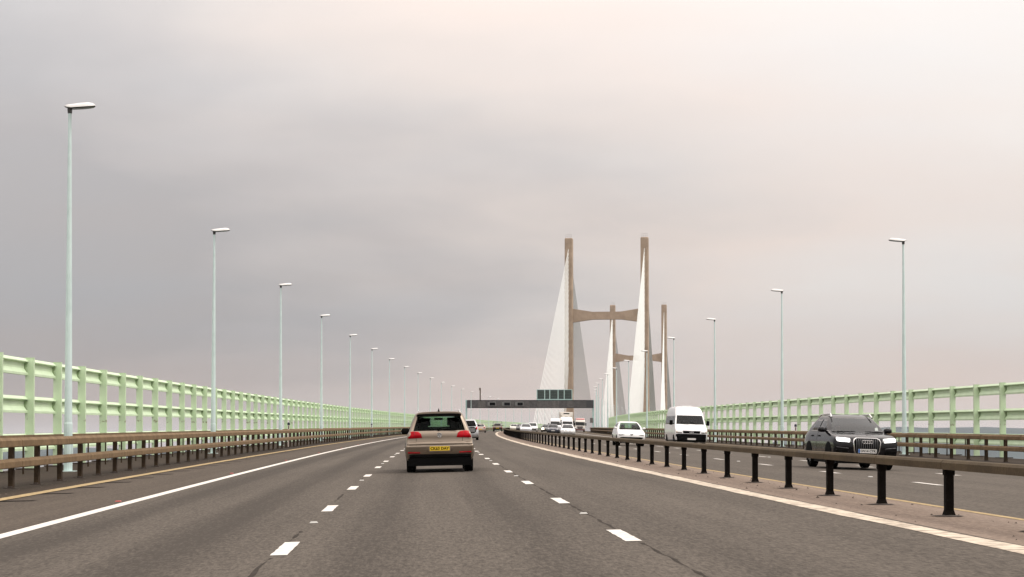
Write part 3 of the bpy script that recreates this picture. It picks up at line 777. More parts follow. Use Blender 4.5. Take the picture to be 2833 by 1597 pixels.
def wheel(root, x, y, r, w):
    key = (round(r, 2), round(w, 2))
    if key not in WH:
        n = 24; prof = [(-w / 2, r * .62), (-w / 2, r * .93), (-w * .38, r), (w * .38, r), (w / 2, r * .93), (w / 2, r * .62)]
        mb = MB(); vs_ = []
        for i in range(n):
            a = 2 * math.pi * i / n; vs_ += [(px, pr * math.cos(a), pr * math.sin(a)) for px, pr in prof]
        k = len(prof)
        mb.add(vs_, [(i * k + j, i * k + j + 1, ((i + 1) % n) * k + j + 1, ((i + 1) % n) * k + j) for i in range(n) for j in range(k - 1)])
        tyre = mb.mesh("tyre", TYRE, smooth=True)
        rm = MB(); rm.tube((-w * .3, 0, 0), (w * .3, 0, 0), r * .63, n=20)
        for s in (-1, 1):
            for i in range(5):
                a = 2 * math.pi * i / 5; c, sn = math.cos(a), math.sin(a)
                e = s * w * .44
                rm.add([(e, -sn * r * .07 + c * .0, c * r * .07), (e, sn * r * .07, -c * r * .07), (e, c * r * .60 + sn * r * .10, sn * r * .60 - c * r * .10), (e, c * r * .60 - sn * r * .10, sn * r * .60 + c * r * .10),
                        (s * w * .28, -sn * r * .07, c * r * .07), (s * w * .28, sn * r * .07, -c * r * .07), (s * w * .28, c * r * .60 + sn * r * .10, sn * r * .60 - c * r * .10), (s * w * .28, c * r * .60 - sn * r * .10, sn * r * .60 + c * r * .10)],
                       [(0, 1, 2, 3), (0, 4, 5, 1), (1, 5, 6, 2), (2, 6, 7, 3), (3, 7, 4, 0)])
        WH[key] = (tyre, rm.mesh("rim", ALLOY))
    w_ = empty("wheel", (x, y, r), None, root); inst("tyre", WH[key][0], w_); inst("rim", WH[key][1], w_)
    return w_
def vehicle(name, Y, off, own, label, cat, group=None, dyaw=0.0):
    yaw = -head(Y) + (0 if own else math.pi) + dyaw
    rot = Euler((math.atan(slope(Y)) * (1 if own else -1), -.0225 if own else -.0264, yaw))
    o = empty(name, P(Y, off), rot); tag(o, label, cat, group); return o
def text(s, name, parent, loc, rot, size, m, ext=.002):
    cu = bpy.data.curves.new(name, 'FONT'); cu.body = s; cu.size = size; cu.extrude = ext; cu.align_x = 'CENTER'; cu.align_y = 'CENTER'; cu.resolution_u = 3; cu.offset = size * .028
    tmp = bpy.data.objects.new("tmp_text", cu); COL.objects.link(tmp)
    bpy.context.view_layer.update()
    me = bpy.data.meshes.new_from_object(tmp.evaluated_get(bpy.context.evaluated_depsgraph_get()))
    bpy.data.objects.remove(tmp); bpy.data.curves.remove(cu)
    me.materials.clear(); me.materials.append(m)
    return inst(name, me, parent, loc, rot)
def ring(mb, c, r, tr, axis='y', n=20, m=6):
    vs_ = []
    for i in range(n):
        a = 2 * math.pi * i / n
        for j in range(m):
            b = 2 * math.pi * j / m; rr = r + tr * math.cos(b); vs_.append((c[0] + rr * math.cos(a), c[1] + tr * math.sin(b), c[2] + rr * math.sin(a)))
    mb.add(vs_, [(i * m + j, i * m + (j + 1) % m, ((i + 1) % n) * m + (j + 1) % m, ((i + 1) % n) * m + j) for i in range(n) for j in range(m)])
def mirror_part(root, s, x, y, z, m, back=None, w=.22, h=.15):
    mb = MB(); k = 1
    vs_ = []
    secs = [(-.06, .72), (-.02, .98), (.06, 1.0), (.13, .55)]
    for yy, sc in secs:
        for i in range(10):
            a = 2 * math.pi * i / 10; cx_, sz_ = math.cos(a), math.sin(a)
            vs_.append((x + s * (.5 * w) + abs(cx_) ** .7 * math.copysign(1, cx_) * w * .5 * sc, y + yy, z + abs(sz_) ** .7 * math.copysign(1, sz_) * h * .5 * sc))
    fs = [(a * 10 + i, a * 10 + (i + 1) % 10, a * 10 + 10 + (i + 1) % 10, a * 10 + 10 + i) for a in range(3) for i in range(10)]
    fs += [tuple(range(9, -1, -1)), tuple(range(30, 40))]
    mb.add(vs_, fs); mb.box(min(x - s * .1, x + s * .06), max(x - s * .1, x + s * .06), y - .02, y + .05, z - .07, z - .02)
    o = mb.build("door_mirror", m, root, smooth=True)
    if back:
        g = MB(); g.add([(x + s * w * .5 + cx_ * w * .40, y - .068, z + sz_ * h * .37) for cx_, sz_ in ((-.9, -.8), (-1, .2), (-.8, .95), (.8, .9), (1, .1), (.85, -.85))], [(0, 1, 2, 3, 4, 5)])
        g.build("mirror_glass", back, o)
    return o
def seats(root, y, z, ws, m=SEATM, rows=1):
    for x in ws:
        mb = MB(); mb.box(x - .23, x + .23, y - .10, y + .04, z - .35, z + .32); o = mb.build("seat", m, root, bevel=.05)
        h = MB(); h.box(x - .13, x + .13, y - .12, y - .01, z + .38, z + .60); h.box(x - .02, x + .02, y - .08, y - .05, z + .30, z + .40); h.build("headrest", m, o, bevel=.04)
def interior(root, w, y0, y1, z, m=PLASTIC):
    mb = MB(); mb.box(-w, w, y0, y1, .35, z); mb.box(-w, w, y1 - .45, y1, z, z + .16); return mb.build("cabin_floor", m, root)

# ---- 1. the beige off-roader ahead
def beige_suv():
    r = vehicle("suv", 49.4, .50, True, "beige compact off-road estate car driving ahead in the middle lane, seen from behind", "car")
    P_ = mat("beige_metallic_paint", (0.275, 0.222, 0.172), .34, metal=.6, var=.04, scale=2.5, coat=.25)
    S = [(.33, -2.10, 1.95, .86), (.40, -2.10, 2.10, .885), (.50, -2.155, 2.18, .900), (.66, -2.215, 2.20, .905), (.725, -2.215, 2.19, .903), (.76, -2.125, 2.16, .897), (.87, -2.085, 2.10, .878), (1.02, -2.09, 1.65, .850),
         (1.11, -2.04, 1.05, .80), (1.22, -1.97, .80, .765), (1.36, -1.88, .52, .715), (1.495, -1.79, .25, .662), (1.56, -1.75, .0, .632), (1.605, -1.62, -.25, .575), (1.63, -1.2, -.6, .42)]
    b = Body(r, S, P_, rear=(8, 11), front=(8, 11), glass_m=GLS, frac=.86)
    D = b.decal
    D("rear_bumper", "rear", [(-.84, .345), (.84, .345), (.88, .40), (.885, .47), (.70, .49), (-.70, .49), (-.885, .47), (-.88, .40)], PLASTIC, .012)
    for s in (1, -1):
        f = (lambda p: p) if s > 0 else mir
        t = D("tail_light", "rear", f([(.455, .925), (.80, .912), (.845, .925), (.848, 1.03), (.82, 1.085), (.70, 1.105), (.56, 1.09), (.49, 1.04)]), REDL, .014)
        D("lamp_divider", "rear", f([(.648, .918), (.657, .918), (.657, 1.10), (.648, 1.10)]), mat("dark_red", (.12, .002, .004), .3), .018, t)
        D("reflector", "rear", f([(.52, .515), (.84, .515), (.84, .555), (.52, .545)]), REDL, .014)
        D("boot_seam", "rear", f([(.612, .725), (.620, .725), (.620, .92), (.612, .92)]), BLACK, .006)
        for nm, side in (("side_window", "right" if s > 0 else "left"),):
            D(nm, side, [(-1.55, 1.14), (-.55, 1.14), (-.55, 1.44), (-1.35, 1.44)], GLS_D, .006); D(nm, side, [(-.47, 1.14), (.55, 1.14), (.15, 1.44), (-.47, 1.44)], GLS_D, .006)
            for y in (-1.32, 1.28): D("wheel_arch", side, arch(y, .43, .36, .27), BLACK, .012)
        mirror_part(r, s, s * .80, .62, 1.10, PLASTIC, mat("mirror_silver", (.30, .30, .30), .12, metal=.9, var=.02) if s > 0 else None, .26, .19)
        rr = MB(); rr.tube((s * .55, -1.38, 1.63), (s * .55, .05, 1.65), .018); rr.tube((s * .57, -1.40, 1.56), (s * .55, -1.30, 1.645), .024); rr.tube((s * .57, .1, 1.56), (s * .55, .0, 1.65), .02)
        rr.build("roof_rail", CHROME, r)
        wheel(r, s * .775, -1.32, .35, .235); wheel(r, s * .775, 1.28, .35, .235)
    sp = MB(); sp.prism([(-.60, 1.500), (-.585, 1.535), (-.52, 1.556), (-.3, 1.566), (.3, 1.566), (.52, 1.556), (.585, 1.535), (.60, 1.500), (.3, 1.512), (-.3, 1.512)], -1.90, -1.66); sp.build("spoiler", BLACK, r, bevel=.006)
    sb = MB(); sb.prism([(-.61, 1.535), (-.53, 1.558), (-.3, 1.568), (.3, 1.568), (.53, 1.558), (.61, 1.535), (.57, 1.585), (.45, 1.608), (.2, 1.618), (-.2, 1.618), (-.45, 1.608), (-.57, 1.585)], -1.895, -1.45); sb.build("spoiler_top", P_, r, bevel=.004)
    # tailgate lip above the plate, wiper, shark-fin aerial, round badge
    D("bumper_lip", "rear", [(-.88, .735), (.88, .735), (.87, .80), (.62, .83), (-.62, .83), (-.87, .80)], P_, .02)
    h = b.hit("rear", 0, 1.0)
    D("plate_recess_shade", "rear", [(-.33, .555), (.33, .555), (.36, .72), (-.36, .72)], mat("beige_recess_shade", (.22, .17, .13), .5), .004)  # flat patch, the shade of a plate recess put into its darker beige
    hp = b.hit("rear", 0, .64); pl = MB(); pl.box(-.262, .262, hp.y - .034, hp.y - .018, .580, .694); plate = pl.build("number_plate", PL_Y, r, bevel=.003)
    fr = MB(); fr.box(-.285, .285, hp.y - .026, hp.y - .012, .560, .578); fr.box(-.285, -.268, hp.y - .026, hp.y - .012, .578, .696); fr.box(.268, .285, hp.y - .026, hp.y - .012, .578, .696); fr.build("plate_surround", P_, r)
    text("CK63 DAY", "plate_lettering", plate, (0, hp.y - .036, .636), Euler((math.pi / 2, 0, 0)), .105, BLACK)
    wp = MB(); wp.box(-.02, .46, -2.055, -2.03, 1.125, 1.15); wp.tube((-.02, -2.06, 1.13), (-.02, -2.0, 1.13), .03); wp.build("rear_wiper", BLACK, r)
    an = MB(); an.add([(-.022, -1.45, 1.62), (.022, -1.45, 1.62), (.03, -1.25, 1.63), (-.03, -1.25, 1.63), (0, -1.47, 1.715), (0, -1.40, 1.72)], [(0, 1, 4), (1, 2, 5, 4), (3, 0, 4, 5), (2, 3, 5)])
    an.build("aerial", BLACK, r)
    bd = MB(); y = h.y - .012; ring(bd, (0, y, .99), .062, .009)
    bd.tube((0, y + .02, .99), (0, y - .002, .99), .058, n=20, mi=1)
    for (xa, za, xb, zb_) in ((-.034, .05, -.006, .012), (-.006, .012, 0, .02), (0, .02, .006, .012), (.006, .012, .034, .05), (-.052, .02, -.024, -.045), (-.024, -.045, 0, .004), (0, .004, .024, -.045), (.024, -.045, .052, .02)):
        bd.tube((xa, y - .008, .99 + za), (xb, y - .008, .99 + zb_), .0075, n=5)
    bd.build("badge", [CHROME, mat("badge_grey", (.22, .21, .20), .4)], r)
    ex = MB(); ex.box(-.84, .84, -2.125, 2.0, .18, .385); ex.tube((-.55, -2.12, .30), (-.55, -1.8, .30), .035); ex.build("underbody", BLACK, r)
    interior(r, .72, -1.7, 1.2, .90)
    seats(r, .0, .86, (-.36, .36)); seats(r, -1.0, .72, (-.42, .42))
    m_ = MB(); m_.box(-.12, .12, .42, .46, 1.40, 1.46); m_.build("inner_mirror", BLACK, r, bevel=.01)
beige_suv()

# ---- 2. the black off-roader coming the other way
def black_suv():
    r = vehicle("suv", 52.5, 12.58, False, "black off-road estate car with bright white headlamps behind the low median rail", "car")
    P_ = mat("deep_black_paint", (0.007, 0.0065, 0.008), .10, var=.1, spec=.30)
    L = 2.19
    S = [(.22, -1.95, 1.90, .80), (.30, -2.06, 2.03, .87), (.46, -2.17, 2.13, .91), (.62, -2.19, 2.17, .915), (.80, -2.16, 2.155, .915), (.90, -2.12, 2.08, .90), (.965, -2.09, 1.86, .885), (1.02, -2.06, 1.45, .868),
         (1.075, -2.0, 1.02, .845), (1.20, -1.86, .80, .80), (1.34, -1.66, .52, .735), (1.475, -1.42, .22, .665), (1.535, -1.25, .0, .62), (1.575, -1.0, -.25, .53), (1.595, -.7, -.5, .38)]
    b = Body(r, S, P_, rear=(8, 11), front=(8, 11), glass_m=glass("reflecting_windscreen", (.40, .43, .42), .34), frac=.86); D = b.decal
    LIT = emit("white_led_light", (1.0, .99, .96), 3.2)
    for s in (1, -1):
        f = (lambda p: p) if s > 0 else mir
        h = D("headlight", "front", f([(.445, .80), (.50, .775), (.83, .80), (.865, .87), (.85, .925), (.47, .895)]), LENS, .010)
        D("running_light", "front", f([(.50, .868), (.84, .895), (.84, .918), (.48, .892)]), LIT, .018, h); D("running_light", "front", f([(.50, .785), (.82, .808), (.84, .835), (.50, .812)]), LIT, .018, h)
        D("running_light", "front", f([(.80, .82), (.845, .835), (.85, .90), (.81, .895)]), LIT, .019, h)
        D("air_intake", "front", f([(.50, .36), (.84, .37), (.86, .56), (.56, .60)]), PLASTIC, .008)
        D("chrome_strip", "front", f([(.52, .60), (.86, .635), (.86, .655), (.52, .62)]), mat("dull_trim", (.06, .06, .065), .3), .012)
        side = "right" if s > 0 else "left"
        D("side_window", side, [(-1.25, 1.12), (-.35, 1.12), (-.35, 1.42), (-1.10, 1.42)], GLS_D, .006); D("side_window", side, [(-.27, 1.12), (.68, 1.12), (.22, 1.42), (-.27, 1.42)], GLS_D, .006)
        D("window_trim", side, [(-1.35, 1.09), (.85, 1.09), (.85, 1.105), (-1.35, 1.105)], CHROME, .008)
        for y in (-1.30, 1.30): D("wheel_arch", side, arch(y, .43, .36, .27), BLACK, .012)
        D("door_seam", side, [(-.318, .40), (-.306, .40), (-.306, 1.10), (-.318, 1.10)], BLACK, .003)
        for y in (-.15, -1.05): D("door_handle", side, [(y, .93), (y + .2, .93), (y + .2, .965), (y, .965)], BLACK, .025)
        mirror_part(r, s, s * .85, .62, 1.13, P_, None, .24, .16)
        rr = MB(); rr.tube((s * .56, -1.30, 1.575), (s * .58, .0, 1.60), .02); rr.tube((s * .60, .22, 1.50), (s * .58, .0, 1.60), .026); rr.tube((s * .6, -1.45, 1.50), (s * .56, -1.3, 1.575), .022); rr.build("roof_rail", CHROME, r)
        wheel(r, s * .79, -1.30, .355, .235); wheel(r, s * .79, 1.30, .355, .235)
    gp = [(-.30, .44), (.30, .44), (.345, .56), (.375, .80), (.345, .87), (.27, .905), (-.27, .905), (-.345, .87), (-.375, .80), (-.345, .56)]
    D("grille_surround", "front", [(x * 1.075, .67 + (z - .67) * 1.065) for x, z in gp], CHROME, .016)
    g = D("grille", "front", gp, BLACK, .026)
    for i in range(11):
        x = -.30 + .06 * i
        if abs(x) < .36: D("grille_bar", "front", [(x - .008, .46), (x + .008, .46), (x + .008, .885), (x - .008, .885)], mat("grille_bar_grey", (.10, .10, .105), .35, metal=.5), .036, g)
    h = b.hit("front", 0, .80); rg = MB()
    for i in range(4): ring(rg, (-.105 + .07 * i, h.y + .05, .80), .047, .0075)
    rg.build("ring_badge", CHROME, r)
    hp = b.hit("front", 0, .54); pl = MB(); pl.box(-.265, .265, hp.y + .040, hp.y + .054, .485, .598); plate = pl.build("number_plate", PL_W, r, bevel=.003)
    bb = MB(); bb.box(.212, .262, hp.y + .0545, hp.y + .057, .488, .595); bb.build("plate_band", PL_B, plate)
    text("OV14 CYK", "plate_lettering", plate, (-.022, hp.y + .056, .541), Euler((math.pi / 2, 0, math.pi)), .094, BLACK)
    D("lower_bumper", "front", [(-.86, .25), (.86, .25), (.88, .35), (.60, .37), (.34, .43), (-.34, .43), (-.60, .37), (-.88, .35)], PLASTIC, .014)
    for s in (1, -1):
        tk = MB(); wx = b.hit("front", -.52, 1.16)
    dk = MB(); dk.add([(-.60, 1.00, 1.13), (-.50, 1.02, 1.13), (-.50, .99, 1.21), (-.58, .97, 1.22)], [(0, 1, 2, 3)]); dk.build("tax_disc", mat("pale_disc", (.6, .66, .62), .5), r)
    wp = MB(); wp.tube((-.72, 1.06, 1.085), (-.20, 1.09, 1.09), .012); wp.tube((.10, 1.10, 1.09), (.62, 1.07, 1.085), .012); wp.build("wiper", BLACK, r)
    ex = MB(); ex.box(-.84, .84, -2.0, 2.0, .18, .30); ex.build("underbody", BLACK, r)
    interior(r, .74, -1.6, 1.0, .92); seats(r, -.1, .80, (-.36, .36)); seats(r, -.95, .74, (-.40, .40))
black_suv()

# ---- generic oncoming / departing cars from a few dimensions
def car(name, Y, off, own, label, m, W=.86, H=1.46, L=2.1, hf=.78, belt=.98, cy=.95, rb=-1.75, rt=-1.05, rfy=.15, wr=.60, glass_m=None, cat="car", detail=2, wheel_r=.31, grp=None, bumper=None, mirror_m=None, dyaw=0.0):
    r = vehicle(name, Y, off, own, label, cat, grp, dyaw)
    zt = H - .10
    S = [(.20, -L + .25, L - .28, W * .88), (.29, -L + .08, L - .10, W * .96), (.48, -L + .0, L - .0, W), (hf - .10, -L + .03, L - .03, W), (hf, -L + .06, L - .16, W * .985), ((hf + belt) / 2, -L + .09, (L + cy) / 2 - .02, W * .965),
         (belt, rb, cy, W * .93), (belt * .5 + zt * .5, (rb + rt) / 2 - .05, (cy + rfy) / 2 + .08, (W * .93 + wr) / 2 + .03), (zt, rt, rfy, wr), (H - .045, rt + .18, rfy - .25, wr * .93), (H - .01, rt + .4, rfy - .5, wr * .75), (H, rt + .7, rfy - .7, wr * .5)]
    b = Body(r, S, m, rear=(6, 8), front=(6, 8), glass_m=glass_m or GLS_D, frac=.85, zs=2, rs=2); D = b.decal
    fw = "rear" if own else "front"
    for s in (1, -1):
        f = (lambda p: p) if s > 0 else mir; side = "right" if s > 0 else "left"
        if detail > 1:
            D("side_window", side, [(rb + .45, belt + .04), (-.35, belt + .04), (-.35, zt - .04), (rt + .25, zt - .04)], GLS_D, .006); D("side_window", side, [(-.28, belt + .04), (cy - .35, belt + .04), (rfy - .12, zt - .04), (-.28, zt - .04)], GLS_D, .006)
        for y in (-L * .61, L * .62):
            D("wheel_arch", side, arch(y, wheel_r + .07, wheel_r, .25), BLACK, .010)
            wheel(r, s * (W - .11), y, wheel_r, .2)
        mirror_part(r, s, s * (W * .93), cy - .35, belt + .08, mirror_m or m, None, .19, .13)
    ex = MB(); ex.box(-W * .8, W * .8, -L + .25, L - .3, .18, .28); ex.build("underbody", BLACK, r)
    interior(r, W * .72, rb + .2, cy - .1, belt - .10); seats(r, -.25, min(belt - .12, H - .80), (-.34, .34))
    return r, b
def plate_on(b, side, z, w=.26, m=None, band=None, txt=None):
    h = b.hit(side, 0, z); s = -1 if side == "rear" else 1
    pl = MB(); ys = sorted((h.y + s * .02, h.y + s * .035)); pl.box(-w, w, ys[0], ys[1], z - .055, z + .055); o = pl.build("number_plate", m or PL_W, b.root)
    if txt: text(txt, "plate_lettering", o, (0, h.y + s * .037, z), Euler((math.pi / 2, 0, math.pi if s > 0 else 0)), .095, BLACK)
    return o

WHITE = paint("white_car_paint", (.80, .80, .80), 0, .02); SILVER = paint("silver_car_paint", (.50, .51, .53), .4, .03); NAVY = paint("navy_car_paint", (.025, .03, .05), .2); GREYD = paint("dark_grey_paint", (.06, .06, .06), .3)
# 3. white hatchback with black lower grille
r, b = car("hatchback", 109.0, 12.0, False, "white hatchback with a wide black lower grille, just ahead of the white minibus", WHITE, W=.84, H=1.50, L=2.08, hf=.80, belt=1.0, cy=.98, rfy=.12, rb=-1.85, rt=-1.4, glass_m=glass("pale_green_glass", (.62, .74, .66), .14))
D = b.decal
D("lower_grille", "front", [(-.60, .40), (.60, .40), (.70, .52), (.52, .545), (-.52, .545), (-.70, .52)], BLACK, .012)
for s in (1, -1):
    f = (lambda p: p) if s > 0 else mir
    D("headlight", "front", f([(.42, .66), (.72, .62), (.80, .70), (.80, .80), (.58, .76)]), LENS, .010)
lb = MB(); h = b.hit("front", 0, .70)
for q in ((-.05, .74, -.065, .70), (-.065, .70, -.03, .66), (.05, .74, .065, .70), (.065, .70, .03, .66), (-.05, .74, -.015, .72), (.05, .74, .015, .72), (-.03, .66, .03, .655)): lb.tube((q[0], h.y + .02, q[1]), (q[2], h.y + .02, q[3]), .016, n=5)
lb.build("badge", mat("dark_badge", (.05, .05, .06), .3, metal=.5), r)
plate_on(b, "front", .33)
# 4. white saloon, farther along
r, b = car("saloon_car", 216.0, 14.1, False, "white saloon with a split narrow grille and silver glass, farther along the middle oncoming lane", WHITE, W=.87, H=1.46, L=2.25, hf=.74, belt=.95, cy=1.05, rfy=.15, rb=-1.7, rt=-1.0)
for s in (1, -1):
    f = (lambda p: p) if s > 0 else mir
    b.decal("grille", "front", f([(.10, .60), (.36, .62), (.40, .67), (.06, .64)]), BLACK, .012); b.decal("headlight", "front", f([(.46, .62), (.78, .64), (.80, .72), (.60, .74)]), LENS, .010)
b.decal("lower_grille", "front", [(-.5, .36), (.5, .36), (.55, .42), (-.55, .42)], GREYD, .010)
# 5. navy car beside it
r, b = car("hatchback", 262.0, 13.75, False, "navy blue hatchback close behind the white saloon", NAVY, W=.87, H=1.5, L=2.1, hf=.8, belt=1.0)
for s in (1, -1): b.decal("headlight", "front", ((lambda p: p) if s > 0 else mir)([(.48, .66), (.78, .68), (.80, .77), (.60, .78)]), LENS, .010)
bd = MB(); h = b.hit("front", 0, .70); ring(bd, (0, h.y + .02, .70), .07, .014); bd.build("badge", CHROME, r)
plate_on(b, "front", .5, .26)
# 6. dark car with one glaring headlamp
r, b = car("hatchback", 318.0, 13.75, False, "dark car with one glaring orange-white headlamp, behind the navy hatchback", GREYD, W=.86, H=1.47, L=2.1, detail=1)
b.decal("headlight", "front", [(.40, .56), (.64, .53), (.84, .58), (.86, .74), (.70, .82), (.46, .78)], emit("glaring_lamp", (1.0, .80, .58), 9.0), .05)
b.decal("headlight", "front", [(-.48, .66), (-.78, .68), (-.80, .77), (-.60, .78)], LENS, .01)
# 7. silver-white people carrier and white van-like car farther back, and the last ones behind the rail
r, b = car("saloon_car", 273.0, 9.9, False, "silver-white saloon with a wide v-shaped bonnet edge behind the rail", paint("silver_white_paint", (.70, .71, .74), .2, .02), W=.90, H=1.47, L=2.25, hf=.76, belt=.96, cy=1.1)
b.decal("grille", "front", [(-.62, .62), (0, .56), (.62, .62), (.62, .66), (0, .60), (-.62, .66)], GREYD, .012)
r, b = car("people_carrier", 330.0, 11.35, False, "white people carrier with a dark windscreen, tucked behind the silver-white saloon", WHITE, W=.92, H=1.75, L=2.2, hf=.95, belt=1.12, cy=1.35, rfy=.6, rb=-1.95, rt=-1.75, wr=.72, detail=1)
b.decal("lower_grille", "front", [(-.70, .40), (.70, .40), (.72, .60), (-.72, .60)], BLACK, .012)
for s in (1, -1): b.decal("headlight", "front", ((lambda p: p) if s > 0 else mir)([(.56, .68), (.84, .70), (.84, .86), (.64, .84)]), LENS, .01)
r, b = car("hatchback", 372.0, 7.35, False, "pale cream hatchback half hidden where the median rail bends away", paint("cream_paint", (.62, .61, .55), 0), W=.84, H=1.45, L=2.0, detail=1)
r, b = car("saloon_car", 352.0, 8.95, False, "dark saloon peeping over the rail between the cream hatchback and the silver-white saloon", GREYD, W=.85, H=1.45, L=2.15, detail=1)
# 8. cars ahead in our own direction
r, b = car("estate_car", 143.0, 2.35, True, "silver estate car in the outer lane, half hidden behind the beige car", SILVER, W=.89, H=1.67, L=2.2, hf=.85, belt=1.10, rb=-2.02, rt=-1.80, wr=.66, rfy=.1, glass_m=glass("black_rear_glass", (.05, .05, .055), .2), mirror_m=BLACK)
for s in (1, -1): b.decal("tail_light", "rear", ((lambda p: p) if s > 0 else mir)([(.62, .85), (.85, .85), (.84, 1.08), (.74, 1.10)]), REDL, .012)
plate_on(b, "rear", .72, .26, PL_Y)
r, b = car("saloon_car", 283.0, 2.78, True, "beige saloon with red tail lights, just past the silver estate car", paint("pale_beige_paint", (.52, .42, .36), .2), W=.86, H=1.42, L=2.2, hf=.85, belt=.98, rb=-1.6, rt=-.9)
for s in (1, -1): b.decal("tail_light", "rear", ((lambda p: p) if s > 0 else mir)([(.50, .72), (.82, .72), (.82, .88), (.58, .88)]), REDL, .012)
plate_on(b, "rear", .55, .26, PL_Y)
def pickup():
    r = vehicle("pickup_truck", 331.0, 4.9, True, "small dark brown pickup with open frame over its bed, farthest vehicle driving away", "pickup")
    m = paint("dark_brown_paint", (.07, .05, .04)); pale = mat("pale_tailgate", (.46, .40, .35), .5)
    S = [(.30, -2.1, 2.1, .78), (.45, -2.2, 2.2, .86), (.75, -2.2, 2.2, .87), (.98, -2.18, 2.0, .86), (1.02, -2.16, 1.2, .85)]
    Body(r, S, m, zs=1, rs=2)
    S = [(1.0, -.75, 1.2, .83), (1.08, -.72, 1.0, .80), (1.42, -.58, .35, .62), (1.50, -.45, .1, .55), (1.52, -.3, -.1, .4)]
    cab_ = Body(r, S, m, zs=1, rs=2); cab_.body.name = "cab"
    cab_.decal("rear_window", "rear", [(-.60, 1.10), (.60, 1.10), (.50, 1.40), (-.50, 1.40)], GLS_D, .01)
    mb = MB(); mb.box(-.80, .80, -2.24, -2.19, .78, 1.05); mb.build("tailgate", pale, r)
    mb = MB(); mb.box(-.86, .86, -2.3, -2.16, .38, .56); mb.build("bumper", PLASTIC, r)
    mb = MB(); mb.box(-.3, .3, -2.32, -2.30, .60, .70); mb.build("number_plate", PL_Y, r)
    for s in (-1, 1):
        mb = MB(); mb.box(min(s * .70, s * .86), max(s * .70, s * .86), -2.23, -2.17, .62, .76); mb.build("tail_light", REDL, r)
        for y in (-2.05, -.85): 
            f = MB(); f.tube((s * .8, y, 1.0), (s * .8, y, 1.80), .03, n=6); f.build("frame_post", GREYD, r)
        f = MB(); f.tube((s * .8, -2.05, 1.80), (s * .8, -.85, 1.80), .03, n=6); f.build("frame_rail", GREYD, r)
        mirror_part(r, s, s * .86, .5, 1.12, BLACK)
        for y in (-1.35, 1.4): wheel(r, s * .74, y, .36, .22)
    f = MB(); f.tube((-.8, -2.05, 1.80), (.8, -2.05, 1.80), .035, n=6); f.build("frame_rail", GREYD, r)
pickup()

# ---- 9. white minibus
def minibus():
    r = vehicle("minibus", 113.2, 16.05, False, "white high-roofed minibus with black bumper and mirrors behind the low median rail", "minibus", dyaw=rad(.6))
    S = [(.30, -2.75, 2.55, .92), (.42, -2.8, 2.68, .97), (.80, -2.82, 2.72, 1.0), (1.04, -2.82, 2.66, 1.0), (1.16, -2.82, 2.50, .995), (1.38, -2.82, 2.12, .98), (1.42, -2.82, 2.08, .975), (1.97, -2.80, 1.62, .885), (2.04, -2.80, 1.56, .88), (2.30, -2.76, 1.18, .83), (2.46, -2.6, .85, .76), (2.54, -2.4, .5, .62)]
    b = Body(r, S, WHITE, front=(6, 7), glass_m=glass("van_windscreen", (.25, .25, .26), .26), frac=.90, rs=3); D = b.decal
    D("bumper", "front", [(-.97, .32), (.97, .32), (1.0, .80), (.80, .82), (-.80, .82), (-1.0, .80)], PLASTIC, .03)
    D("grille", "front", [(-.52, .85), (.52, .85), (.55, 1.01), (-.55, 1.01)], BLACK, .012)
    h = b.hit("front", 0, .93); text("LDV", "badge_lettering", r, (0, h.y + .035, .93), Euler((math.pi / 2, 0, math.pi)), .15, mat("pale_badge", (.6, .6, .6), .4), .006)
    for s in (1, -1):
        f = (lambda p: p) if s > 0 else mir; side = "right" if s > 0 else "left"
        D("headlight", "front", f([(.60, .85), (.84, .85), (.90, 1.0), (.60, 1.0)]), LENS, .012)
        D("indicator", "front", f([(.86, .86), (.97, .87), (.98, 1.0), (.91, 1.0)]), mat("amber_lens", (.50, .42, .36), .2), .012)
        for a, c in ((1.05, 1.72), (.12, .92), (-.85, .0), (-1.75, -.97), (-2.55, -1.87)):
            D("side_window", side, [(a, 1.42), (c + (.12 if a > 1 else 0), 1.42), (c - (.22 if a > 1 else 0), 1.95), (a, 1.95)], GLS_D, .008)
        D("door_seam", side, [(.98, .5), (.992, .5), (.992, 2.0), (.98, 2.0)], GREYD, .004)
        for y in (-1.6, 1.72): D("wheel_arch", side, arch(y, .42, .35, .35), BLACK, .012); wheel(r, s * .86, y, .35, .22)
        mb = MB(); mb.box(min(s * 1.06, s * 1.26), max(s * 1.06, s * 1.26), 1.55, 1.66, 1.36, 1.66); o = mb.build("door_mirror", BLACK, r, bevel=.045)
        ar = MB(); ar.tube((s * .94, 1.6, 1.42), (s * 1.10, 1.6, 1.46), .025, n=6); ar.build("mirror_arm", BLACK, o)
    hp = b.hit("front", 0, .50); pl = MB(); pl.box(-.26, .26, hp.y + .035, hp.y + .05, .45, .56); p = pl.build("number_plate", PL_W, r)
    w = MB(); w.tube((-.55, 2.12, 1.43), (.0, 2.0, 1.55), .014, n=5); w.tube((.1, 2.14, 1.43), (.62, 2.0, 1.53), .014, n=5); w.build("wiper", BLACK, r)
    ht = MB(); ht.prism([(-.34, 2.52), (.34, 2.52), (.30, 2.60), (-.30, 2.60)], -.5, .4); ht.build("roof_hatch", WHITE, r, bevel=.02)
    interior(r, .85, -2.6, 1.9, 1.2); seats(r, .75, 1.35, (-.5, .5)); seats(r, -.6, 1.3, (-.55, 0, .55))
    D("lower_sill", "right", [(-2.7, .34), (2.4, .34), (2.4, .48), (-2.7, .48)], GREYD, .006)
minibus()

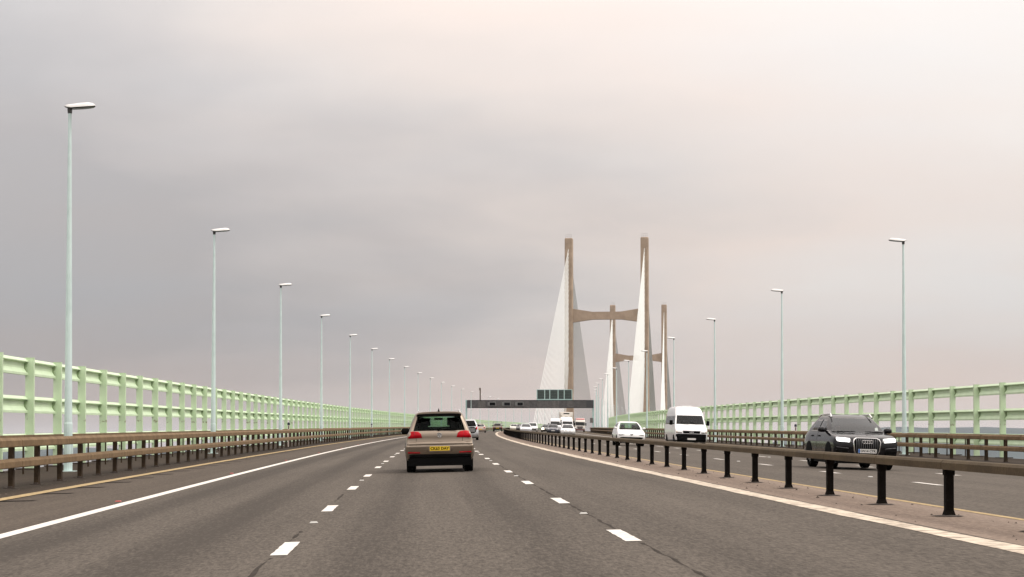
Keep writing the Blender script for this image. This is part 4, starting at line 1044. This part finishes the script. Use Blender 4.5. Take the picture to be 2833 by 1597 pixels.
# ---- 10. lorries and vans in the outer oncoming lanes
def van_like(name, Y, off, label, m, W, H, L, cat, mirror=True, dark=GLS_D):
    r = vehicle(name, Y, off, False, label, cat)
    S = [(.32, -L, L - .1, W * .94), (.45, -L, L, W), (.95, -L, L - .02, W), (1.12, -L, L - .2, W * .99), (1.35, -L, L - .75, W * .98), (2.0, -L, L - 1.25, W * .9), (H - .2, -L, L - 1.55, W * .88), (H - .05, -L + .1, L - 1.8, W * .82), (H, -L + .3, L - 2.2, W * .7)]
    b = Body(r, S, m, front=(4, 5), glass_m=dark, frac=.9, rs=2)
    b.decal("bumper", "front", [(-W * .95, .34), (W * .95, .34), (W * .98, .62), (-W * .98, .62)], PLASTIC, .02); b.decal("grille", "front", [(-.5, .74), (.5, .74), (.5, .92), (-.5, .92)], BLACK, .012)
    for s in (1, -1):
        b.decal("headlight", "front", ((lambda p: p) if s > 0 else mir)([(.58, .74), (.88, .76), (.88, .98), (.64, .94)]), LENS, .012)
        for y in (-L * .6, L * .64): wheel(r, s * W * .86, y, .34, .22)
        mb = MB(); mb.box(min(s * (W + .05), s * (W + .25)), max(s * (W + .05), s * (W + .25)), L - 1.1, L - 1.0, 1.4, 1.68); mb.build("door_mirror", BLACK, r, bevel=.03)
    interior(r, W * .8, -1, L - 1.0, 1.2)
    return r, b
van_like("delivery_van", 306.0, 15.1, "plain white delivery van with a dark windscreen above the navy hatchback", WHITE, .95, 2.55, 2.7, "van")
van_like("delivery_van", 290.0, 16.75, "white van whose roof shows just over the white saloon", WHITE, .96, 2.32, 2.6, "van")
def lorry(Y, off, label, scale_w, cabm, reefer, redtop):
    r = vehicle("lorry", Y, off, False, label, "lorry")
    W = 1.25 * scale_w; zt = 3.0 if reefer else 3.35
    S = [(.35, .2, 2.15, W * .92), (.48, .1, 2.26, W * .98), (1.2, .1, 2.28, W), (1.45, .1, 2.24, W), (1.55, .1, 2.20, W * .99), (2.35, .1, 2.02, W * .97), (2.50, .1, 1.98, W * .97), (zt - .35, .1, 1.62, W * .93), (zt - .05, .1, 1.1, W * .86), (zt, .1, .9, W * .8)]
    b = Body(r, S, cabm, front=(4, 5), glass_m=GLS_D, frac=.93, rs=2); b.body.name = "cab"; D = b.decal
    D("grille", "front", [(-.62, .72), (.62, .72), (.74, 1.42), (-.74, 1.42)] if redtop else [(-.9, .75), (.9, .75), (.9, 1.2), (-.9, 1.2)], mat("lorry_grille", (.12, .10, .10), .5) if redtop else BLACK, .012)
    D("bumper", "front", [(-1.12, .38), (1.12, .38), (1.16, .66), (-1.16, .66)], mat("maroon_paint", (.16, .03, .035), .4) if redtop else GREYD, .03)
    if redtop:
        D("roof_band", "front", [(-1.05, zt - .34), (1.05, zt - .34), (1.02, zt - .07), (-1.02, zt - .07)], mat("red_lorry_paint", (.42, .03, .04), .4), .05)
        D("sun_visor", "front", [(-1.1, 2.30), (1.1, 2.30), (1.08, 2.42), (-1.08, 2.42)], GREYD, .08)
    for s in (1, -1):
        f = (lambda p: p) if s > 0 else mir
        D("headlight", "front", f([(.78, .72), (1.14, .74), (1.14, .98), (.80, .95)]), LENS, .014)
        mb = MB(); mb.box(min(s * (W + .06), s * (W + .30)), max(s * (W + .06), s * (W + .30)), 1.9, 2.02, 1.55, 2.25); mb.build("door_mirror", BLACK, r, bevel=.04)
        for y, wr in ((1.35, .5), (-2.0, .5), (-9.2, .5), (-10.5, .5)): wheel(r, s * (W - .18), y, wr, .30)
    ch = MB(); ch.box(-.5, .5, -11.2, .6, .75, 1.05); ch.build("chassis", BLACK, r)
    top = 3.95 if reefer else 3.2
    tm = mat("trailer_white", (.80, .76, .70), .5, var=.04) if reefer else mat("trailer_green_grey", (.10, .12, .10), .5)
    tr = MB(); tr.box(-1.27, 1.27, -12.0, -.35, 1.15, top); tr.build("trailer_box", tm, r, bevel=.04)
    if reefer:
        u = MB(); u.prism([(-.62, 2.95), (.62, 2.95), (1.14, 3.45), (1.14, 3.78), (.95, 3.86), (-.95, 3.86), (-1.14, 3.78), (-1.14, 3.45)], -.35, .12); o = u.build("cooling_unit", tm, r, bevel=.03)
        g = MB(); g.box(-.55, .55, .12, .15, 3.56, 3.76); g.build("vent_grille", BLACK, o); g = MB(); g.box(-.3, .3, .12, .15, 2.98, 3.06); g.build("vent_grille", BLACK, o)
lorry(340.0, 17.75, "white lorry with a cooling unit on its trailer front, tallest vehicle in the oncoming queue", .98, mat("cream_white_cab", (.80, .77, .70), .4, var=.03), True, False)
lorry(433.0, 22.0, "pale lorry with a red roof band, standing alone beside the gantry leg", .98, mat("pale_cab", (.70, .66, .60), .4, var=.04), False, True)

# ------------------------------------------------------------------ people seen through the windscreens
def sitter(host, lx, ly, lz, label, top):
    """seated upper body and legs as one skinned surface, hands on the lap or the wheel"""
    me = bpy.data.meshes.new("person")
    V = [(0, 0, 0), (0, -.03, .20), (0, -.04, .40), (0, -.03, .52), (0, -.01, .60), (0, .01, .70), (0, .0, .78), (.19, -.02, .44), (.25, .14, .22), (.15, .36, .26), (-.19, -.02, .44), (-.25, .14, .22), (-.15, .36, .26), (.11, .42, .04), (-.11, .42, .04), (.11, .55, -.30), (-.11, .55, -.30)]
    Ed = [(0, 1), (1, 2), (2, 3), (3, 4), (4, 5), (5, 6), (2, 7), (7, 8), (8, 9), (2, 10), (10, 11), (11, 12), (0, 13), (0, 14), (13, 15), (14, 16)]
    rr = [.16, .15, .16, .06, .065, .10, .075, .075, .05, .038, .075, .05, .038, .08, .08, .055, .055]
    me.from_pydata(V, Ed, [])
    o = bpy.data.objects.new("person", me); COL.objects.link(o)
    md = o.modifiers.new("s", 'SKIN')
    for i, v in enumerate(me.skin_vertices[0].data): v.radius = (rr[i], rr[i] * (.75 if i < 3 else 1)); v.use_root = i == 0
    o.modifiers.new("u", 'SUBSURF').levels = 1
    bpy.context.view_layer.update()
    m2 = bpy.data.meshes.new_from_object(o.evaluated_get(bpy.context.evaluated_depsgraph_get()))
    bpy.data.objects.remove(o)
    m2.materials.clear(); m2.materials.append(top); m2.materials.append(mat("skin", (.42, .26, .19), .6, var=.05)); m2.shade_smooth()
    for p in m2.polygons: p.material_index = 1 if (p.center.z > .50 or (p.center.y > .27 and p.center.z > .15)) else 0
    M = host.matrix_basis.copy() if False else Matrix.Translation(host.location) @ host.rotation_euler.to_matrix().to_4x4()
    w = inst("person", m2, None, M @ Vector((lx, ly, lz)), host.rotation_euler.copy())
    tag(w, label, "person", "people in the oncoming vehicles")
    hb = MB(); vs_ = []; n = 10
    for k, (z, r_) in enumerate(((.66, .098), (.72, .112), (.79, .105), (.84, .06))):
        for i in range(n):
            a = 2 * math.pi * i / n; vs_.append((r_ * math.cos(a), -.015 + r_ * 1.05 * math.sin(a) - (.03 if z < .72 else 0), z))
    hb.add(vs_, [(k * n + i, k * n + (i + 1) % n, k * n + n + (i + 1) % n, k * n + n + i) for k in range(3) for i in range(n)] + [tuple(range(30, 40))])
    hb.build("hair", mat("dark_hair", (.03, .022, .016), .7), w, smooth=True)
hosts = {o.get("label", ""): o for o in COL.objects if o.parent is None}
def host(part): return next(o for l, o in hosts.items() if part in l)
NAVYT = mat("navy_jumper", (.03, .035, .06), .9); GREYT = mat("grey_shirt", (.16, .16, .17), .9)
h_ = host("white hatchback with a wide"); sitter(h_, .36, -.10, .46, "driver in a dark top behind the windscreen of the white hatchback", NAVYT); sitter(h_, -.36, -.12, .44, "passenger in a grey top beside the driver of the white hatchback", GREYT)
sitter(host("black off-road"), .37, .05, .55, "driver in a grey top at the wheel of the black off-road car", GREYT)
h_ = host("white high-roofed"); sitter(h_, .5, .95, .95, "driver in a dark top at the wheel of the white minibus", NAVYT); sitter(h_, -.5, .95, .95, "passenger in a grey top in the front of the white minibus", GREYT)

# ------------------------------------------------------------------ loose grit swept against the barriers
def grit():
    mb = MB(); rr = random.Random(11)
    for o0, o1, y0, y1, n in ((5.85, 7.15, 16, 70, 150), (-9.5, -8.4, 34, 90, 200), (23.3, 25.0, 60, 120, 80)):
        for i in range(n):
            Y = y0 + (y1 - y0) * rr.random() ** 1.5; o = o0 + (o1 - o0) * rr.random(); p = P(Y, o, 0); r = rr.choice((.008, .012, .015, .02, .035)) * rr.uniform(.7, 1.3); a = rr.random() * 6
            vs_ = [p + Vector((r * q * math.cos(a + k * 2.1), r * q * 1.3 * math.sin(a + k * 2.1), .0)) for k, q in ((0, 1), (1, .8), (2, 1.1))] + [p + Vector((0, 0, r * .8))]
            mb.add(vs_, [(0, 1, 3), (1, 2, 3), (2, 0, 3)])
    o = mb.build("grit", mat("dark_grit", (.085, .066, .053), .95)); o["kind"] = "stuff"
grit()

# ------------------------------------------------------------------ haze: thin air over the whole estuary
hz = MB(); hz.box(-26000, 26000, -26000, 26000, SEA_Z - 1, 300)
hm = bpy.data.materials.new("haze_air"); hm.use_nodes = True; t = hm.node_tree
t.nodes.remove(t.nodes["Principled BSDF"])
pv = t.nodes.new("ShaderNodeVolumePrincipled"); pv.inputs["Color"].default_value = (0.86, 0.91, 1.0, 1); pv.inputs["Density"].default_value = 0.000024
t.links.new(pv.outputs[0], t.nodes["Material Output"].inputs["Volume"])
hzo = hz.build("haze", hm); hzo["kind"] = "stuff"
